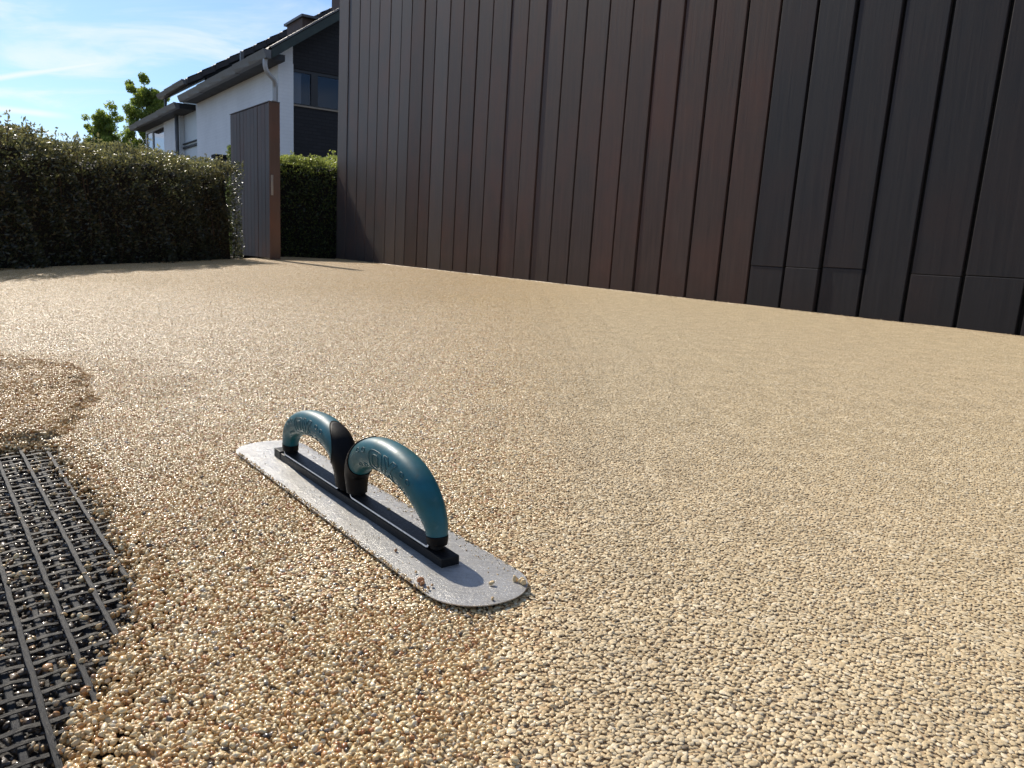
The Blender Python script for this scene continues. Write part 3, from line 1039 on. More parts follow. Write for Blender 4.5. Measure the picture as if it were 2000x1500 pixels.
class Grip:
    def __init__(s, pts, nseg=72):
        s.c = catmull(pts, nseg); s.n = nseg
        s.mid = pts
    def at(s, u):
        x = max(0, min(1, u)) * s.n
        k = min(int(x), s.n - 1); t = x - k
        c = s.c[k] * (1 - t) + s.c[k + 1] * t
        k0, k1 = max(k - 1, 0), min(k + 2, s.n)
        d = s.c[k1] - s.c[k0]; L = math.hypot(d[0], d[1])
        return c, d[0] / L, d[1] / L
    def surf(s, u, th, extra=0.0):
        """th: 0 = side facing -n (the camera side), 90 = outer side of the arch"""
        c, da, dz = s.at(u)
        # outward in-plane normal of the arch: rotate tangent; sign so that it points up at the top
        pa, pz = -dz, da
        if s.c[0][0] > s.c[-1][0]: pa, pz = -pa, -pz
        r = c[2]
        # fuller underside, slightly narrower sideways
        rn = r * 0.90 + extra; rp = r * 1.0 + extra
        cs, sn = math.cos(th), math.sin(th)
        e = 0.86
        x = math.copysign(abs(cs) ** e, cs); y = math.copysign(abs(sn) ** e, sn)
        return T(c[0] + pa * rp * y, NC - rn * x, c[1] + pz * rp * y)
    def shell(s, u0, u1f, seg, nu, extra=0.0, cap=True):
        vs = []; fs = []
        for i in range(nu + 1):
            for k in range(seg):
                th = 2 * math.pi * k / seg
                a = u0(th) if callable(u0) else u0
                b = u1f(th) if callable(u1f) else u1f
                vs.append(s.surf(a + (b - a) * i / nu, th, extra))
        for i in range(nu):
            for k in range(seg):
                k2 = (k + 1) % seg
                fs.append((i * seg + k, i * seg + k2, (i + 1) * seg + k2, (i + 1) * seg + k))
        if cap:
            fs.append(tuple(range(seg - 1, -1, -1))); fs.append(tuple(nu * seg + k for k in range(seg)))
        return vs, fs


def fixn(o):
    bm = bmesh.new(); bm.from_mesh(o.data); bmesh.ops.recalc_face_normals(bm, faces=bm.faces[:]); bm.to_mesh(o.data); bm.free()
    return o


def handle(pts, first):
    G = Grip(pts)
    h = obj("handle", *G.shell(0.02, 0.985, 48, 90), M_grip, TROOT, smooth=True); fixn(h)
    # sleeve over the inner leg, with a tongue up the outer face of the arch
    def top(th):
        x = (math.sin(th) + 1) / 2
        return 0.215 + 0.165 * x ** 3.0
    sl = MB().add(G.shell(0.0, top, 48, 26, 0.0007)).build("rubber_sleeve", M_blk, h, smooth=True); fixn(sl)
    # rolled lip of the sleeve
    ring = [G.surf(top(2 * math.pi * k / 48), 2 * math.pi * k / 48, 0.0004) for k in range(49)]
    lp = MB().add(tube(ring, 0.0008, 6)).build("sleeve_lip", M_blk, h, smooth=True)
    rg = MB().add(G.shell(0.925, 1.0, 48, 8, 0.0006)).build("end_ring", M_blk, h, smooth=True); fixn(rg)
    # steel necks down to the strap
    for q in (pts[0], pts[-1]):
        MB().add(tube([T(q[0], NC, 0.0135), T(q[0], NC, q[1] + 0.004)], 0.0068, 16)).build("neck", M_bar, h, smooth=False)
    # embossed mark on the camera side: ring dots either side of the letters
    mk = MB()
    def path(uv, rad=0.00045):
        P = []
        for i in range(len(uv) - 1):
            (u0, t0), (u1, t1) = uv[i], uv[i + 1]
            k = 3
            for j in range(k): P.append((u0 + (u1 - u0) * j / k, t0 + (t1 - t0) * j / k))
        P.append(uv[-1])
        mk.add(tube([G.surf(a, math.radians(b), 0.00012) for a, b in P], rad, 5))
    # u runs from the inner post outwards; reading direction is towards +a
    sgn = 1 if first else -1
    if first: uc = 0.505
    else: uc = 0.53
    L = 0.245                                                        # length of the whole arch, metres
    def X(mm): return uc + sgn * 1.22 * mm / 1000 / L
    def circ(cx, cy, r, rt):
        path([(X(cx + r * math.cos(q)), cy + rt * math.sin(q)) for q in np.linspace(0, 2 * math.pi, 13)], 0.00042)
    for row, cy in ((0, 16), (1, -34)):
        for cx in (-31.0, -23.5, 23.0, 30.5):
            circ(cx, cy, 2.1, 8.0)
    def rrect(x0, x1, y0, y1, rx, ry):
        P = []
        for (cx, cy, s) in ((x1 - rx, y1 - ry, 0), (x0 + rx, y1 - ry, 90), (x0 + rx, y0 + ry, 180), (x1 - rx, y0 + ry, 270)):
            for q in (0, 30, 60, 90):
                P.append((X(cx + rx * math.cos(math.radians(s + q))), cy + ry * math.sin(math.radians(s + q))))
        P.append(P[0]); path(P)
    rrect(-15.5, 0.5, -42, 25, 4.5, 18)      # O outer
    rrect(-11.0, -4.0, -26, 11, 2.2, 9)      # O inner
    # X, drawn as an outline
    xo = [(1.5, 27), (6.0, 27), (8.8, 4), (11.6, 27), (16.2, 27), (11.2, -8), (16.2, -42), (11.6, -42), (8.8, -20), (6.0, -42), (1.5, -42), (6.4, -8), (1.5, 27)]
    path([(X(a), c) for a, c in xo])
    mk.build("embossed_mark", M_mark, h, smooth=True)
    for o in (h, sl, lp, rg, *[c for c in h.children if c.name.startswith(("neck", "embossed"))]):
        tobj(o)
    # strap
    aL, aR = sorted((pts[0][0], pts[-1][0]))
    z = 0.0140
    prof = [(aL + 0.0000, z + 0.0075), (aL + 0.0004, z + 0.004), (aL + 0.0022, z + 0.0012), (aL + 0.0055, z)] + [(aL + 0.0055 + (aR - aL - 0.011) * k / 8, z) for k in range(1, 8)] + [(aR - 0.0055, z), (aR - 0.0022, z + 0.0012), (aR - 0.0004, z + 0.004), (aR, z + 0.0075)]
    vs = []; fs = []; mi = []
    th = 0.0019; w = 0.0090
    for i, (a, zz) in enumerate(prof):
        p0 = prof[max(i - 1, 0)]; p1 = prof[min(i + 1, len(prof) - 1)]
        d = (p1[0] - p0[0], p1[1] - p0[1]); Lq = math.hypot(*d); na, nz = -d[1] / Lq, d[0] / Lq
        for (nn, e) in ((-w, 0), (w, 0), (w, th), (-w, th)):
            vs.append(T(a + na * e, NC + nn, zz - 0.0003 + nz * e))
    for i in range(len(prof) - 1):
        for k in range(4):
            k2 = (k + 1) % 4
            fs.append((i * 4 + k, i * 4 + k2, (i + 1) * 4 + k2, (i + 1) * 4 + k)); mi.append({0: 0, 1: 1, 2: 0, 3: 1}[k])
    fs += [(3, 2, 1, 0), tuple((len(prof) - 1) * 4 + k for k in range(4))]; mi += [1, 1]
    so = obj("strap", vs, fs, None, TROOT, False, [M_strap, M_edge], mi); fixn(so)
    tobj(so)


handle(NEAR, True)
handle(FAR, False)


# crumbs on the blade and along its edge
def crumbs():
    r = np.random.default_rng(31)
    n = 260
    a = r.uniform(-1.04, -0.52, n); s = np.where(r.random(n) < 0.55, r.uniform(0.404, 0.418, n), r.uniform(0.325, 0.417, n))
    s = np.where((s > 0.357) & (s < 0.385), 0.395 + r.uniform(0, 0.022, n), s)
    P = np.array([T(x, y, 0.0047 + r.uniform(0, 0.0004))[:] for x, y in zip(a, s)])
    rad = np.clip(r.lognormal(0, 0.35, n), 0.4, 2.0) * 0.00085
    o, t_, ix = pebble_soup(P, rad, 0.8, 0.3, 1, 33)
    # packed rim of small stones along both long edges of the blade
    m_ = 620
    a2 = r.uniform(-1.03, -0.53, m_); side = np.where(r.random(m_) < 0.6, 0.3232, 0.4192) + r.normal(0, 0.0012, m_)
    P2 = np.array([T(x, y, 0.0052 + r.uniform(-0.001, 0.0012))[:] for x, y in zip(a2, side)])
    rad2 = np.clip(r.lognormal(0, 0.3, m_), 0.5, 1.6) * 0.0014
    o2, t2, ix2 = pebble_soup(P2, rad2, 0.8, 0.5, 1, 35)
    O = np.concatenate([o, o2]); TT = np.concatenate([t_, t2 + len(o)])
    tint = np.concatenate([r.random(n)[ix], (r.random(m_) * 0.5)[ix2]])
    zn = np.concatenate([np.full(len(o), 0.3), np.full(len(o2), 1.25)])
    ob = np_mesh("grit", O, TT, M_peb, pattrs={"tint": tint, "zone": zn})
    tag(ob, "fine resin crumbs and grit stuck on the trowel blade and its rim", "grit", kind="stuff")


crumbs()


def single_pebble(loc, rad, seed, label, tint, n=1, spread=0.0, tall=0.8):
    r = np.random.default_rng(seed)
    P = np.array([(loc.x + r.normal(0, spread), loc.y + r.normal(0, spread), loc.z + rad * 1.5 * tall + r.uniform(-0.2, 0.4) * spread) for _ in range(n)])
    o, t_, ix = pebble_soup(P, np.full(n, rad) * r.uniform(0.8, 1.15, n), tall, 0.3, 3, seed)
    o = o - np.array(loc)
    ob = np_mesh("pebble_clump" if n > 1 else "pebble", o, t_, M_peb, pattrs={"tint": np.full(len(o), tint), "zone": np.full(len(o), 0.2)})
    ob.location = loc
    tag(ob, label, "pebbles" if n > 1 else "pebble", "pebbles dropped on the trowel blade")


zb = 0.0042
single_pebble(T(-0.5130, 0.3800, zb), 0.0031, 1, "single cream pebble at the tip of the handle's shadow on the blade", 0.9)
single_pebble(T(-0.5010, 0.4060, zb), 0.0042, 2, "largest cream clump of pebbles overhanging the near rounded blade tip", 0.75, 5, 0.0032)
single_pebble(T(-0.4900, 0.3640, zb - 0.0006), 0.0030, 3, "dark brown pebble at the bottom edge of the near blade tip", 0.985)
single_pebble(T(-0.5500, 0.3300, zb), 0.0034, 4, "brownish pebble cluster on the near left rim of the blade", 0.12, 4, 0.0028)
single_pebble(T(-0.5360, 0.3310, zb), 0.0025, 5, "small pale pair of pebbles nearest the brownish cluster on the blade rim", 0.7, 2, 0.0022)
single_pebble(T(-0.6230, 0.3440, zb), 0.0026, 6, "yellowish pebble on the blade just left of the near handle's strap", 0.45)
single_pebble(T(-0.5690, 0.3350, zb), 0.0021, 7, "small reddish pebble lying further up from the brownish cluster", 0.045)
single_pebble(T(-0.7050, 0.3820, 0.0150), 0.0020, 8, "tan crumb on the edge of the black strap under the near handle", 0.5, 2, 0.0016)


def stray(px, py, rad, seed, label, tint):
    r = np.random.default_rng(seed)
    o, t_, ix = pebble_soup(np.array([(0, 0, rad * 0.7)]), np.array([rad]), 0.8, 0.3, 3, seed)
    ob = np_mesh("pebble", o, t_, M_peb, pattrs={"tint": np.full(len(o), tint), "zone": np.zeros(len(o))})
    ob.location = (px, py, 0.001)
    tag(ob, label, "pebble")


stray(0.0125, 0.4085, 0.0036, 41, "glossy dark grey pebble at the bottom middle edge of the photo", 0.01)
stray(-0.215, 0.462, 0.0037, 42, "greenish black pebble in the glossy gravel right of the mesh", 0.01)

# ------------------------------------------------------------------ PLANK WALL
WP = V(2.374, 3.622, 0); WD = V(-0.533, 0.846, 0).normalized(); WNn = V(WD.y, -WD.x, 0)    # WNn points away from the drive
LEAN = 0.028


def make_plank_mat(name, c1, c2, rough):
    m_, t, p = mat(name)
    tc = N_(t, "ShaderNodeTexCoord"); oi = N_(t, "ShaderNodeObjectInfo")
    mp = N_(t, "ShaderNodeMapping"); mp.inputs["Rotation"].default_value = (0, 0, math.radians(32.2)); mp.inputs["Scale"].default_value = (1, 1, 0.06)
    ad = N_(t, "ShaderNodeVectorMath", operation='ADD'); lk(t, tc.outputs["Object"], ad.inputs[0])
    cb = N_(t, "ShaderNodeCombineXYZ"); lk(t, math_(t, 'MULTIPLY', oi.outputs["Random"], 40), cb.inputs[2]); lk(t, cb.outputs[0], ad.inputs[1])
    lk(t, ad.outputs[0], mp.inputs[0])
    n = noise(t, 34, 7, 0.62, mp.outputs[0], 0.4)
    n2 = noise(t, 1.6, 4, 0.6, ad.outputs[0])
    c = mixc(t, mrange(t, n.outputs[0], 0.32, 0.70), c1, c2)
    # slow weathering: greyer and redder areas
    c = mixc(t, mrange(t, n2.outputs[0], 0.45, 0.72, 0, 0.55), c, tuple(x * k for x, k in zip(c2, (1.35, 0.92, 0.80))))
    hv = N_(t, "ShaderNodeHueSaturation"); lk(t, c, hv.inputs["Color"])
    lk(t, mrange(t, oi.outputs["Random"], 0, 1, 0.93, 1.08), hv.inputs["Value"])
    # splashed dirt at the foot
    sp = N_(t, "ShaderNodeSeparateXYZ"); g = N_(t, "ShaderNodeNewGeometry"); lk(t, g.outputs["Position"], sp.inputs[0])
    n4 = noise(t, 9, 6, 0.7, tc.outputs["Object"])
    zf = math_(t, 'ADD', sp.outputs[2], math_(t, 'MULTIPLY', n4.outputs[0], -0.22))
    d = mixc(t, mrange(t, zf, 0.10, -0.10, 0, 0.40), hv.outputs[0], tuple(x * 0.5 + 0.006 for x in c1))
    lk(t, d, p.inputs["Base Color"])
    lk(t, mrange(t, n.outputs[0], 0.3, 0.7, rough - 0.06, rough + 0.12), p.inputs["Roughness"])
    p.inputs["Specular IOR Level"].default_value = 0.22
    lk(t, bump(t, n.outputs[0], 0.35, 0.002), p.inputs["Normal"])
    return m_


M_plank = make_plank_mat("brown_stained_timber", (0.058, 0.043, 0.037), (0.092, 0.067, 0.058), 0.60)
M_plankg = make_plank_mat("sheen_grey_brown_timber", (0.088, 0.073, 0.066), (0.122, 0.102, 0.093), 0.6)  # lighter grey puts the grazing sheen of the far boards into the colour
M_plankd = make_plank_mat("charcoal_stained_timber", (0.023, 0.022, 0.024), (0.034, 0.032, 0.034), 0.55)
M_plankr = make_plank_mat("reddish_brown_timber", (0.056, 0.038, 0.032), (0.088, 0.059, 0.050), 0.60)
M_void = simple("black_membrane", (0.006, 0.006, 0.006), 0.9)


def plank_wall():
    root = empty("timber_wall", WP, "tall wall of dark vertical timber planks along the right side of the driveway", "wall")
    S = [0.0, 0.294, 0.574, 0.834, 1.109, 1.369, 1.641, 1.903, 2.190, 2.470, 2.743, 3.025, 3.316, 3.615, 3.906, 4.200, 4.489, 4.794, 5.135, 5.430, 5.745, 6.054, 6.400, 6.691, 7.043, 7.344,
         7.682, 8.048, 8.381, 8.749, 9.157, 9.553]
    S = [-0.29 * k for k in range(9, 0, -1)] + S
    rr = random.Random(5)
    H = 4.3
    for i in range(len(S) - 1):
        s0, s1 = S[i], S[i + 1]
        gap = 0.024 if s0 < 2.0 else (0.022 if s0 < 5 else 0.027)
        if rr.random() < 0.12: gap += 0.006
        proud = rr.uniform(-0.004, 0.006)
        lean = LEAN + rr.uniform(-0.0012, 0.0012)
        dark = s0 < 1.5
        mt = M_plankd if dark else (M_plankg if (s0 > 7.3 or (s0 > 5.6 and i % 3 == 0)) else (M_plankr if s0 < 2.8 or i % 5 == 0 else M_plank))  # grey boards toward the far end paint in the grazing sheen
        jz = None
        if -1.5 < s0 < 1.5: jz = 0.262 + rr.uniform(-0.012, 0.012)
        if s0 in (0.574, -0.58): jz = None
        pieces = [(0.004, H)] if jz is None else [(0.004, jz - 0.0015), (jz + 0.0015, H)]
        for j, (z0, z1) in enumerate(pieces):
            pr = proud + (rr.uniform(-0.002, 0.002) if len(pieces) > 1 else 0)
            ez = (EZ + (-WD) * lean + WNn * rr.uniform(-0.0008, 0.0008))
            vf = frame_box(V(0, 0, 0), WD, -WNn, ez, s0 + gap / 2, s1 - gap / 2, 0.0, 0.024 + pr, z0, z1)
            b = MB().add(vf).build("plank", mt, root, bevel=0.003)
    # dark membrane and body of the building behind the boards
    ez = EZ + (-WD) * LEAN
    MB().add(frame_box(V(0, 0, 0), WD, -WNn, ez, S[0], S[-1] - 0.01, -2.6, -0.012, 0.0, 4.28)).build("building_core", M_void, root)
    # board closing the far corner, and the return side
    MB().add(frame_box(V(0, 0, 0), WD, -WNn, ez, S[-1] - 0.004, S[-1] + 0.03, -2.6, 0.018, 0.003, 4.3)).build("corner_board", M_plankg, root, bevel=0.004)
    MB().add(frame_box(V(0, 0, 0), WD, -WNn, ez, S[0] - 0.1, S[-1] + 0.08, -2.7, 0.06, 4.31, 4.36)).build("roof_trim", M_void, root)


plank_wall()

# thin pale resin fillet where the drive meets the planks
def fillet():
    vs = []; fs = []
    r = random.Random(9)
    n = 160
    for i in range(n + 1):
        s = -2.6 + 12.15 * i / n
        base = WP + WD * s - WNn * 0.030
        w = 0.010 + 0.008 * math.sin(s * 7.3) * math.sin(s * 2.9 + 1) + r.uniform(-0.003, 0.003)
        h = 0.003 + 0.002 * math.sin(s * 5.1)
        for (o, z) in ((-0.012, h), (0.35 * w, h * 0.9), (0.9 * w, 0.004), (w * 1.4, -0.004)):
            q = base - WNn * o
            vs.append((q.x, q.y, z))
    for i in range(n):
        for k in range(3):
            fs.append((i * 4 + k, (i + 1) * 4 + k, (i + 1) * 4 + k + 1, i * 4 + k + 1))
    o = obj("driveway_edge", vs, fs, M_bed, smooth=True)
    tag(o, kind="structure")


fillet()


# ------------------------------------------------------------------ foliage
def leaf_mat(name, cols, trans, rough=0.35, spec=0.5):
    m_, t, p = mat(name)
    at = N_(t, "ShaderNodeAttribute", attribute_name="tone")
    r = ramp(t, cols); lk(t, at.outputs["Fac"], r.inputs[0])
    lk(t, r.outputs[0], p.inputs["Base Color"])
    p.inputs["Roughness"].default_value = rough
    p.inputs["Specular IOR Level"].default_value = spec
    tr = N_(t, "ShaderNodeBsdfTranslucent")
    hv = N_(t, "ShaderNodeHueSaturation"); lk(t, r.outputs[0], hv.inputs["Color"]); hv.inputs["Value"].default_value = 1.6; hv.inputs["Saturation"].default_value = 1.15
    lk(t, hv.outputs[0], tr.inputs["Color"])
    mx = N_(t, "ShaderNodeMixShader"); mx.inputs[0].default_value = trans
    lk(t, p.outputs[0], mx.inputs[1]); lk(t, tr.outputs[0], mx.inputs[2])
    lk(t, mx.outputs[0], t.nodes["Material Output"].inputs[0])
    return m_


def leaves(P, D, size, seed, widthf=0.42, droop=0.25):
    """P centres, D unit directions: folded pointed leaves of 4 triangles"""
    r = np.random.default_rng(seed)
    n = len(P)
    D = D / np.linalg.norm(D, axis=1)[:, None]
    A = r.normal(size=(n, 3)); S = np.cross(D, A); S /= np.linalg.norm(S, axis=1)[:, None]
    Nn = np.cross(S, D)
    L = size * r.uniform(0.7, 1.25, n)
    w = L * widthf * 0.5
    fold = r.uniform(0.1, 0.5, n) * w
    b = P - D * (L / 2)[:, None]
    tip = P + D * (L / 2)[:, None] - Nn * (droop * L * r.uniform(0, 1, n))[:, None]
    mid = P - Nn * fold[:, None]
    l_ = P + S * w[:, None]; rr_ = P - S * w[:, None]
    Vv = np.stack([b, l_, tip, rr_, mid], 1).reshape(-1, 3)
    f = np.array([(0, 1, 4), (1, 2, 4), (0, 4, 3), (4, 2, 3)])
    T_ = (f[None] + (np.arange(n) * 5)[:, None, None]).reshape(-1, 3)
    return Vv, T_


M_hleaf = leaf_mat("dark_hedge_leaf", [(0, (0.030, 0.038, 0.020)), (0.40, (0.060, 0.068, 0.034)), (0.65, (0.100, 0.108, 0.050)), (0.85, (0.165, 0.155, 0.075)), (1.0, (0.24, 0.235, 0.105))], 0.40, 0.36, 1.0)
M_hleaf2 = leaf_mat("green_hedge_leaf", [(0, (0.055, 0.080, 0.028)), (0.5, (0.12, 0.155, 0.05)), (1.0, (0.32, 0.35, 0.11))], 0.46, 0.36, 1.0)
M_core = simple("hedge_shade_core", (0.012, 0.010, 0.007), 0.95, nscale=20, namt=0.5)  # near-black colour stands for the shade inside the hedge
M_twig = simple("twig_bark", (0.055, 0.038, 0.025), 0.85, nscale=20, namt=0.3)


def hedge(label, p0, p1, depth, hgt, dens, seed, mtl, size, shoots=14, lean_top=0.06):
    """p0->p1: foot line of the face; depth to the left of it (away from the drive)"""
    p0 = V(*p0, 0); p1 = V(*p1, 0)
    d = (p1 - p0); L = d.length; d.normalize()
    nrm = V(-d.y, d.x, 0)
    r = np.random.default_rng(seed)
    root = empty("hedge", p0, label, "hedge")
    def bulge(s, z):
        return 0.05 * np.sin(s * 2.3 + seed) + 0.035 * np.sin(s * 6.1 + z * 5 + 1) + 0.03 * np.sin(s * 13 + z * 9) + lean_top * (z / 1.2)
    def top(s, e):
        return hgt(s / L) + 0.035 * np.sin(s * 3.1 + e * 2 + seed) + 0.03 * np.sin(s * 7.7 + e * 6) + 0.02 * np.sin(s * 17 + e * 3)
    P = []; D = []; tone = []
    # face
    nf = int(dens * L * hgt(0.5))
    s = r.uniform(0, L, nf); zz = r.uniform(0, 1, nf) * top(s, 0)
    e = bulge(s, zz) + np.abs(r.normal(0, 0.05, nf)) - 0.03
    # clumpy: thin out in noise-shaped dark hollows
    hol = np.sin(s * 9 + zz * 14 + 2 * np.sin(zz * 7 + s * 3)) * np.sin(s * 17 - zz * 11)
    keep = hol < r.uniform(0.1, 1.1, nf)
    s, zz, e = s[keep], zz[keep], e[keep]
    P.append(np.stack([s, e, zz], 1)); D.append(np.stack([r.normal(0, 0.7, len(s)), -0.7 + r.normal(0, 0.4, len(s)), r.normal(0.35, 0.6, len(s))], 1))
    tone.append(np.clip(r.normal(0.22, 0.22, len(s)) + 0.5 * np.clip((zz / top(s, 0) - 0.72) / 0.28, 0, 1), 0, 1))  # lighter tone toward the top edge: backlight put into the leaf colour
    # top
    nt = int(dens * 1.1 * L * depth)
    s = r.uniform(0, L, nt); e = r.uniform(0.0, depth, nt)
    rim = 0.05 * (1 - np.minimum(e / 0.15, 1)) ** 2
    zz = top(s, e) - np.abs(r.normal(0, 0.04, nt)) - rim
    P.append(np.stack([s, e + 0.05, zz], 1)); D.append(np.stack([r.normal(0, 0.6, nt), r.normal(0, 0.6, nt), 0.7 + r.normal(0, 0.35, nt)], 1))
    tone.append(np.clip(r.normal(0.84, 0.16, nt), 0, 1))  # pale tone paints the sunlit look of the top leaves
    # both ends
    for se in (0, L):
        ne = int(dens * depth * hgt(0.5))
        e = r.uniform(0, depth, ne); zz = r.uniform(0, 1, ne) * top(np.full(ne, se), e)
        sgn = -1 if se == 0 else 1
        s = se - sgn * np.abs(r.normal(0, 0.05, ne)) + sgn * (0.03 + 0.04 * np.sin(zz * 9))
        P.append(np.stack([s, e, zz], 1)); D.append(np.stack([sgn * 0.7 + r.normal(0, 0.4, ne), r.normal(0, 0.6, ne), r.normal(0.3, 0.5, ne)], 1))
        tone.append(np.clip(r.normal(0.25, 0.2, ne), 0, 1))
    # shoots standing up from the top
    tw = MB()
    for _ in range(int(L * shoots)):
        ss = r.uniform(0, L); ee = r.uniform(0, depth)
        z0 = float(top(np.array([ss]), np.array([ee]))[0]) - 0.05
        hh = min(abs(r.normal(0.045, 0.03)) + 0.02, 0.10)
        dx, dy = r.normal(0, 0.35, 2) * hh
        k = int(6 + hh * 70)
        tt = r.uniform(0.15, 1, k)
        P.append(np.stack([ss + dx * tt + r.normal(0, 0.010, k), ee + dy * tt + r.normal(0, 0.010, k), z0 + (hh + 0.05) * tt], 1))
        D.append(np.stack([r.normal(0, 1, k), r.normal(0, 1, k), 0.9 + r.normal(0, 0.4, k)], 1)); tone.append(np.clip(r.normal(0.85, 0.12, k), 0, 1))
        tw.add(tube([V(*(d * ss + nrm * ee)[:2], z0 - 0.06), V(*(d * (ss + dx) + nrm * (ee + dy))[:2], z0 + hh + 0.03)], [0.003, 0.0012], 4))
    # woody stems seen between the leaves near the ground
    for _ in range(int(L * 9)):
        ss = r.uniform(0, L); ee = r.uniform(0.08, 0.3)
        x2 = ss + r.normal(0, 0.12)
        tw.add(tube([V(*(d * ss + nrm * ee)[:2], -0.05), V(*(d * ((ss + x2) / 2) + nrm * (ee - 0.03))[:2], 0.3), V(*(d * x2 + nrm * (ee + 0.02))[:2], 0.75)], [0.010, 0.007, 0.004], 5))
    P = np.concatenate(P); D = np.concatenate(D); tone = np.concatenate(tone)
    B = np.array([d[:], nrm[:], (0, 0, 1)])
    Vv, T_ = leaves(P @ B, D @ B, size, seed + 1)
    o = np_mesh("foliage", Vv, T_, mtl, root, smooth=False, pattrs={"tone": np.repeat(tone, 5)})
    o["kind"] = "stuff"
    tw.build("stems", M_twig, root)["kind"] = "stuff"
    # added dark core: stands in for the inner shade and blocks light
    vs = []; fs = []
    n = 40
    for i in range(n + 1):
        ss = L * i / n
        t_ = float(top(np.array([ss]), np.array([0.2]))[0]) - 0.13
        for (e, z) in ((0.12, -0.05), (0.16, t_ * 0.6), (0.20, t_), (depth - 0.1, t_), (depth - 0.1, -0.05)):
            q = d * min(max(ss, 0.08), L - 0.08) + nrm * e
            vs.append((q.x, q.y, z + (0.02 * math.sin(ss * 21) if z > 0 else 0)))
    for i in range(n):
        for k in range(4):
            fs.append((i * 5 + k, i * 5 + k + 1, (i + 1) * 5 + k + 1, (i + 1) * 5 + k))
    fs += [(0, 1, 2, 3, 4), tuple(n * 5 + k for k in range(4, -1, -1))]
    obj("shade_core", vs, fs, M_core, root)
    print("hedge leaves", len(P))
    return root


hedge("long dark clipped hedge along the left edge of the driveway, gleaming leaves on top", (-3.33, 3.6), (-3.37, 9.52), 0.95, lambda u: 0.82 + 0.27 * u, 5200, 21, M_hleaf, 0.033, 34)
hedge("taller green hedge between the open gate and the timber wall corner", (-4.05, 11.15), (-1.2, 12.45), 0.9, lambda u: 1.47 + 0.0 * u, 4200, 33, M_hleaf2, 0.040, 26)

# ------------------------------------------------------------------ GATE
M_gate = make_plank_mat("grey_brown_gate_board", (0.098, 0.076, 0.066), (0.135, 0.106, 0.093), 0.6)
M_gedge = make_plank_mat("red_brown_gate_edge", (0.125, 0.084, 0.066), (0.155, 0.108, 0.088), 0.6)
M_lock = simple("brushed_lock_plate", (0.55, 0.53, 0.48), 0.35, metal=0.8)


def gate():
    p0 = V(-3.005, 9.62, 0); p1 = V(-3.92, 10.83, 0)
    root = empty("gate", p0, "open timber gate leaf standing ajar between the two hedges", "gate")
    d = (p1 - p0); L = d.length; d.normalize(); nrm = V(-d.y, d.x, 0)     # nrm points to the camera's left side
    if nrm.x > 0: nrm = -nrm
    n = 11
    rr = random.Random(4)
    z0, z1 = 0.02, 1.86
    for i in range(n):
        a0 = 0.02 + (L - 0.02) * i / n; a1 = 0.02 + (L - 0.02) * (i + 1) / n
        for sd, nm in ((1, 0), (-1, 1)):
            y0, y1 = (0.038, 0.062 + rr.uniform(-0.002, 0.002)) if sd == 1 else (-0.062 + rr.uniform(-0.002, 0.002), -0.038)
            MB().add(frame_box(V(0, 0, 0), d, nrm, EZ, a0 + 0.004, a1 - 0.004, y0, y1, z0, z1)).build("board", M_gate, root, bevel=0.002)
    MB().add(frame_box(V(0, 0, 0), d, nrm, EZ, 0.03, L - 0.01, -0.036, 0.036, z0 + 0.01, z1 - 0.01)).build("gate_frame", M_void, root)
    e = MB().add(frame_box(V(0, 0, 0), d, nrm, EZ, -0.004, 0.019, -0.066, 0.066, z0 - 0.01, z1 + 0.006)).build("closing_edge", M_gedge, root, bevel=0.003)
    MB().add(frame_box(V(0, 0, 0), d, nrm, EZ, -0.012, -0.0045, 0.022, 0.050, 0.78, 1.02)).build("lock_plate", M_lock, e, bevel=0.001)
    MB().add(tube([V(0, 0, 0) + d * -0.010 + nrm * 0.036 + EZ * 0.94, V(0, 0, 0) + d * -0.026 + nrm * 0.036 + EZ * 0.94], 0.008, 10)).build("latch_bolt", M_lock, e)
    MB().add(frame_box(V(0, 0, 0), d, nrm, EZ, -0.006, L, -0.068, 0.068, z1 + 0.007, z1 + 0.016)).build("top_cap", M_gate, root)
    MB().add(frame_box(V(0, 0, 0), d, nrm, EZ, 0.0, 0.05, -0.03, 0.03, z1 + 0.017, z1 + 0.026)).build("guide_plate", M_lock, root)


gate()

# ------------------------------------------------------------------ HOUSE
HU = V(-0.587, 0.81, 0).normalized(); HV = V(HU.y, -HU.x, 0)
HP = V(-4.908, 16.0, 0)


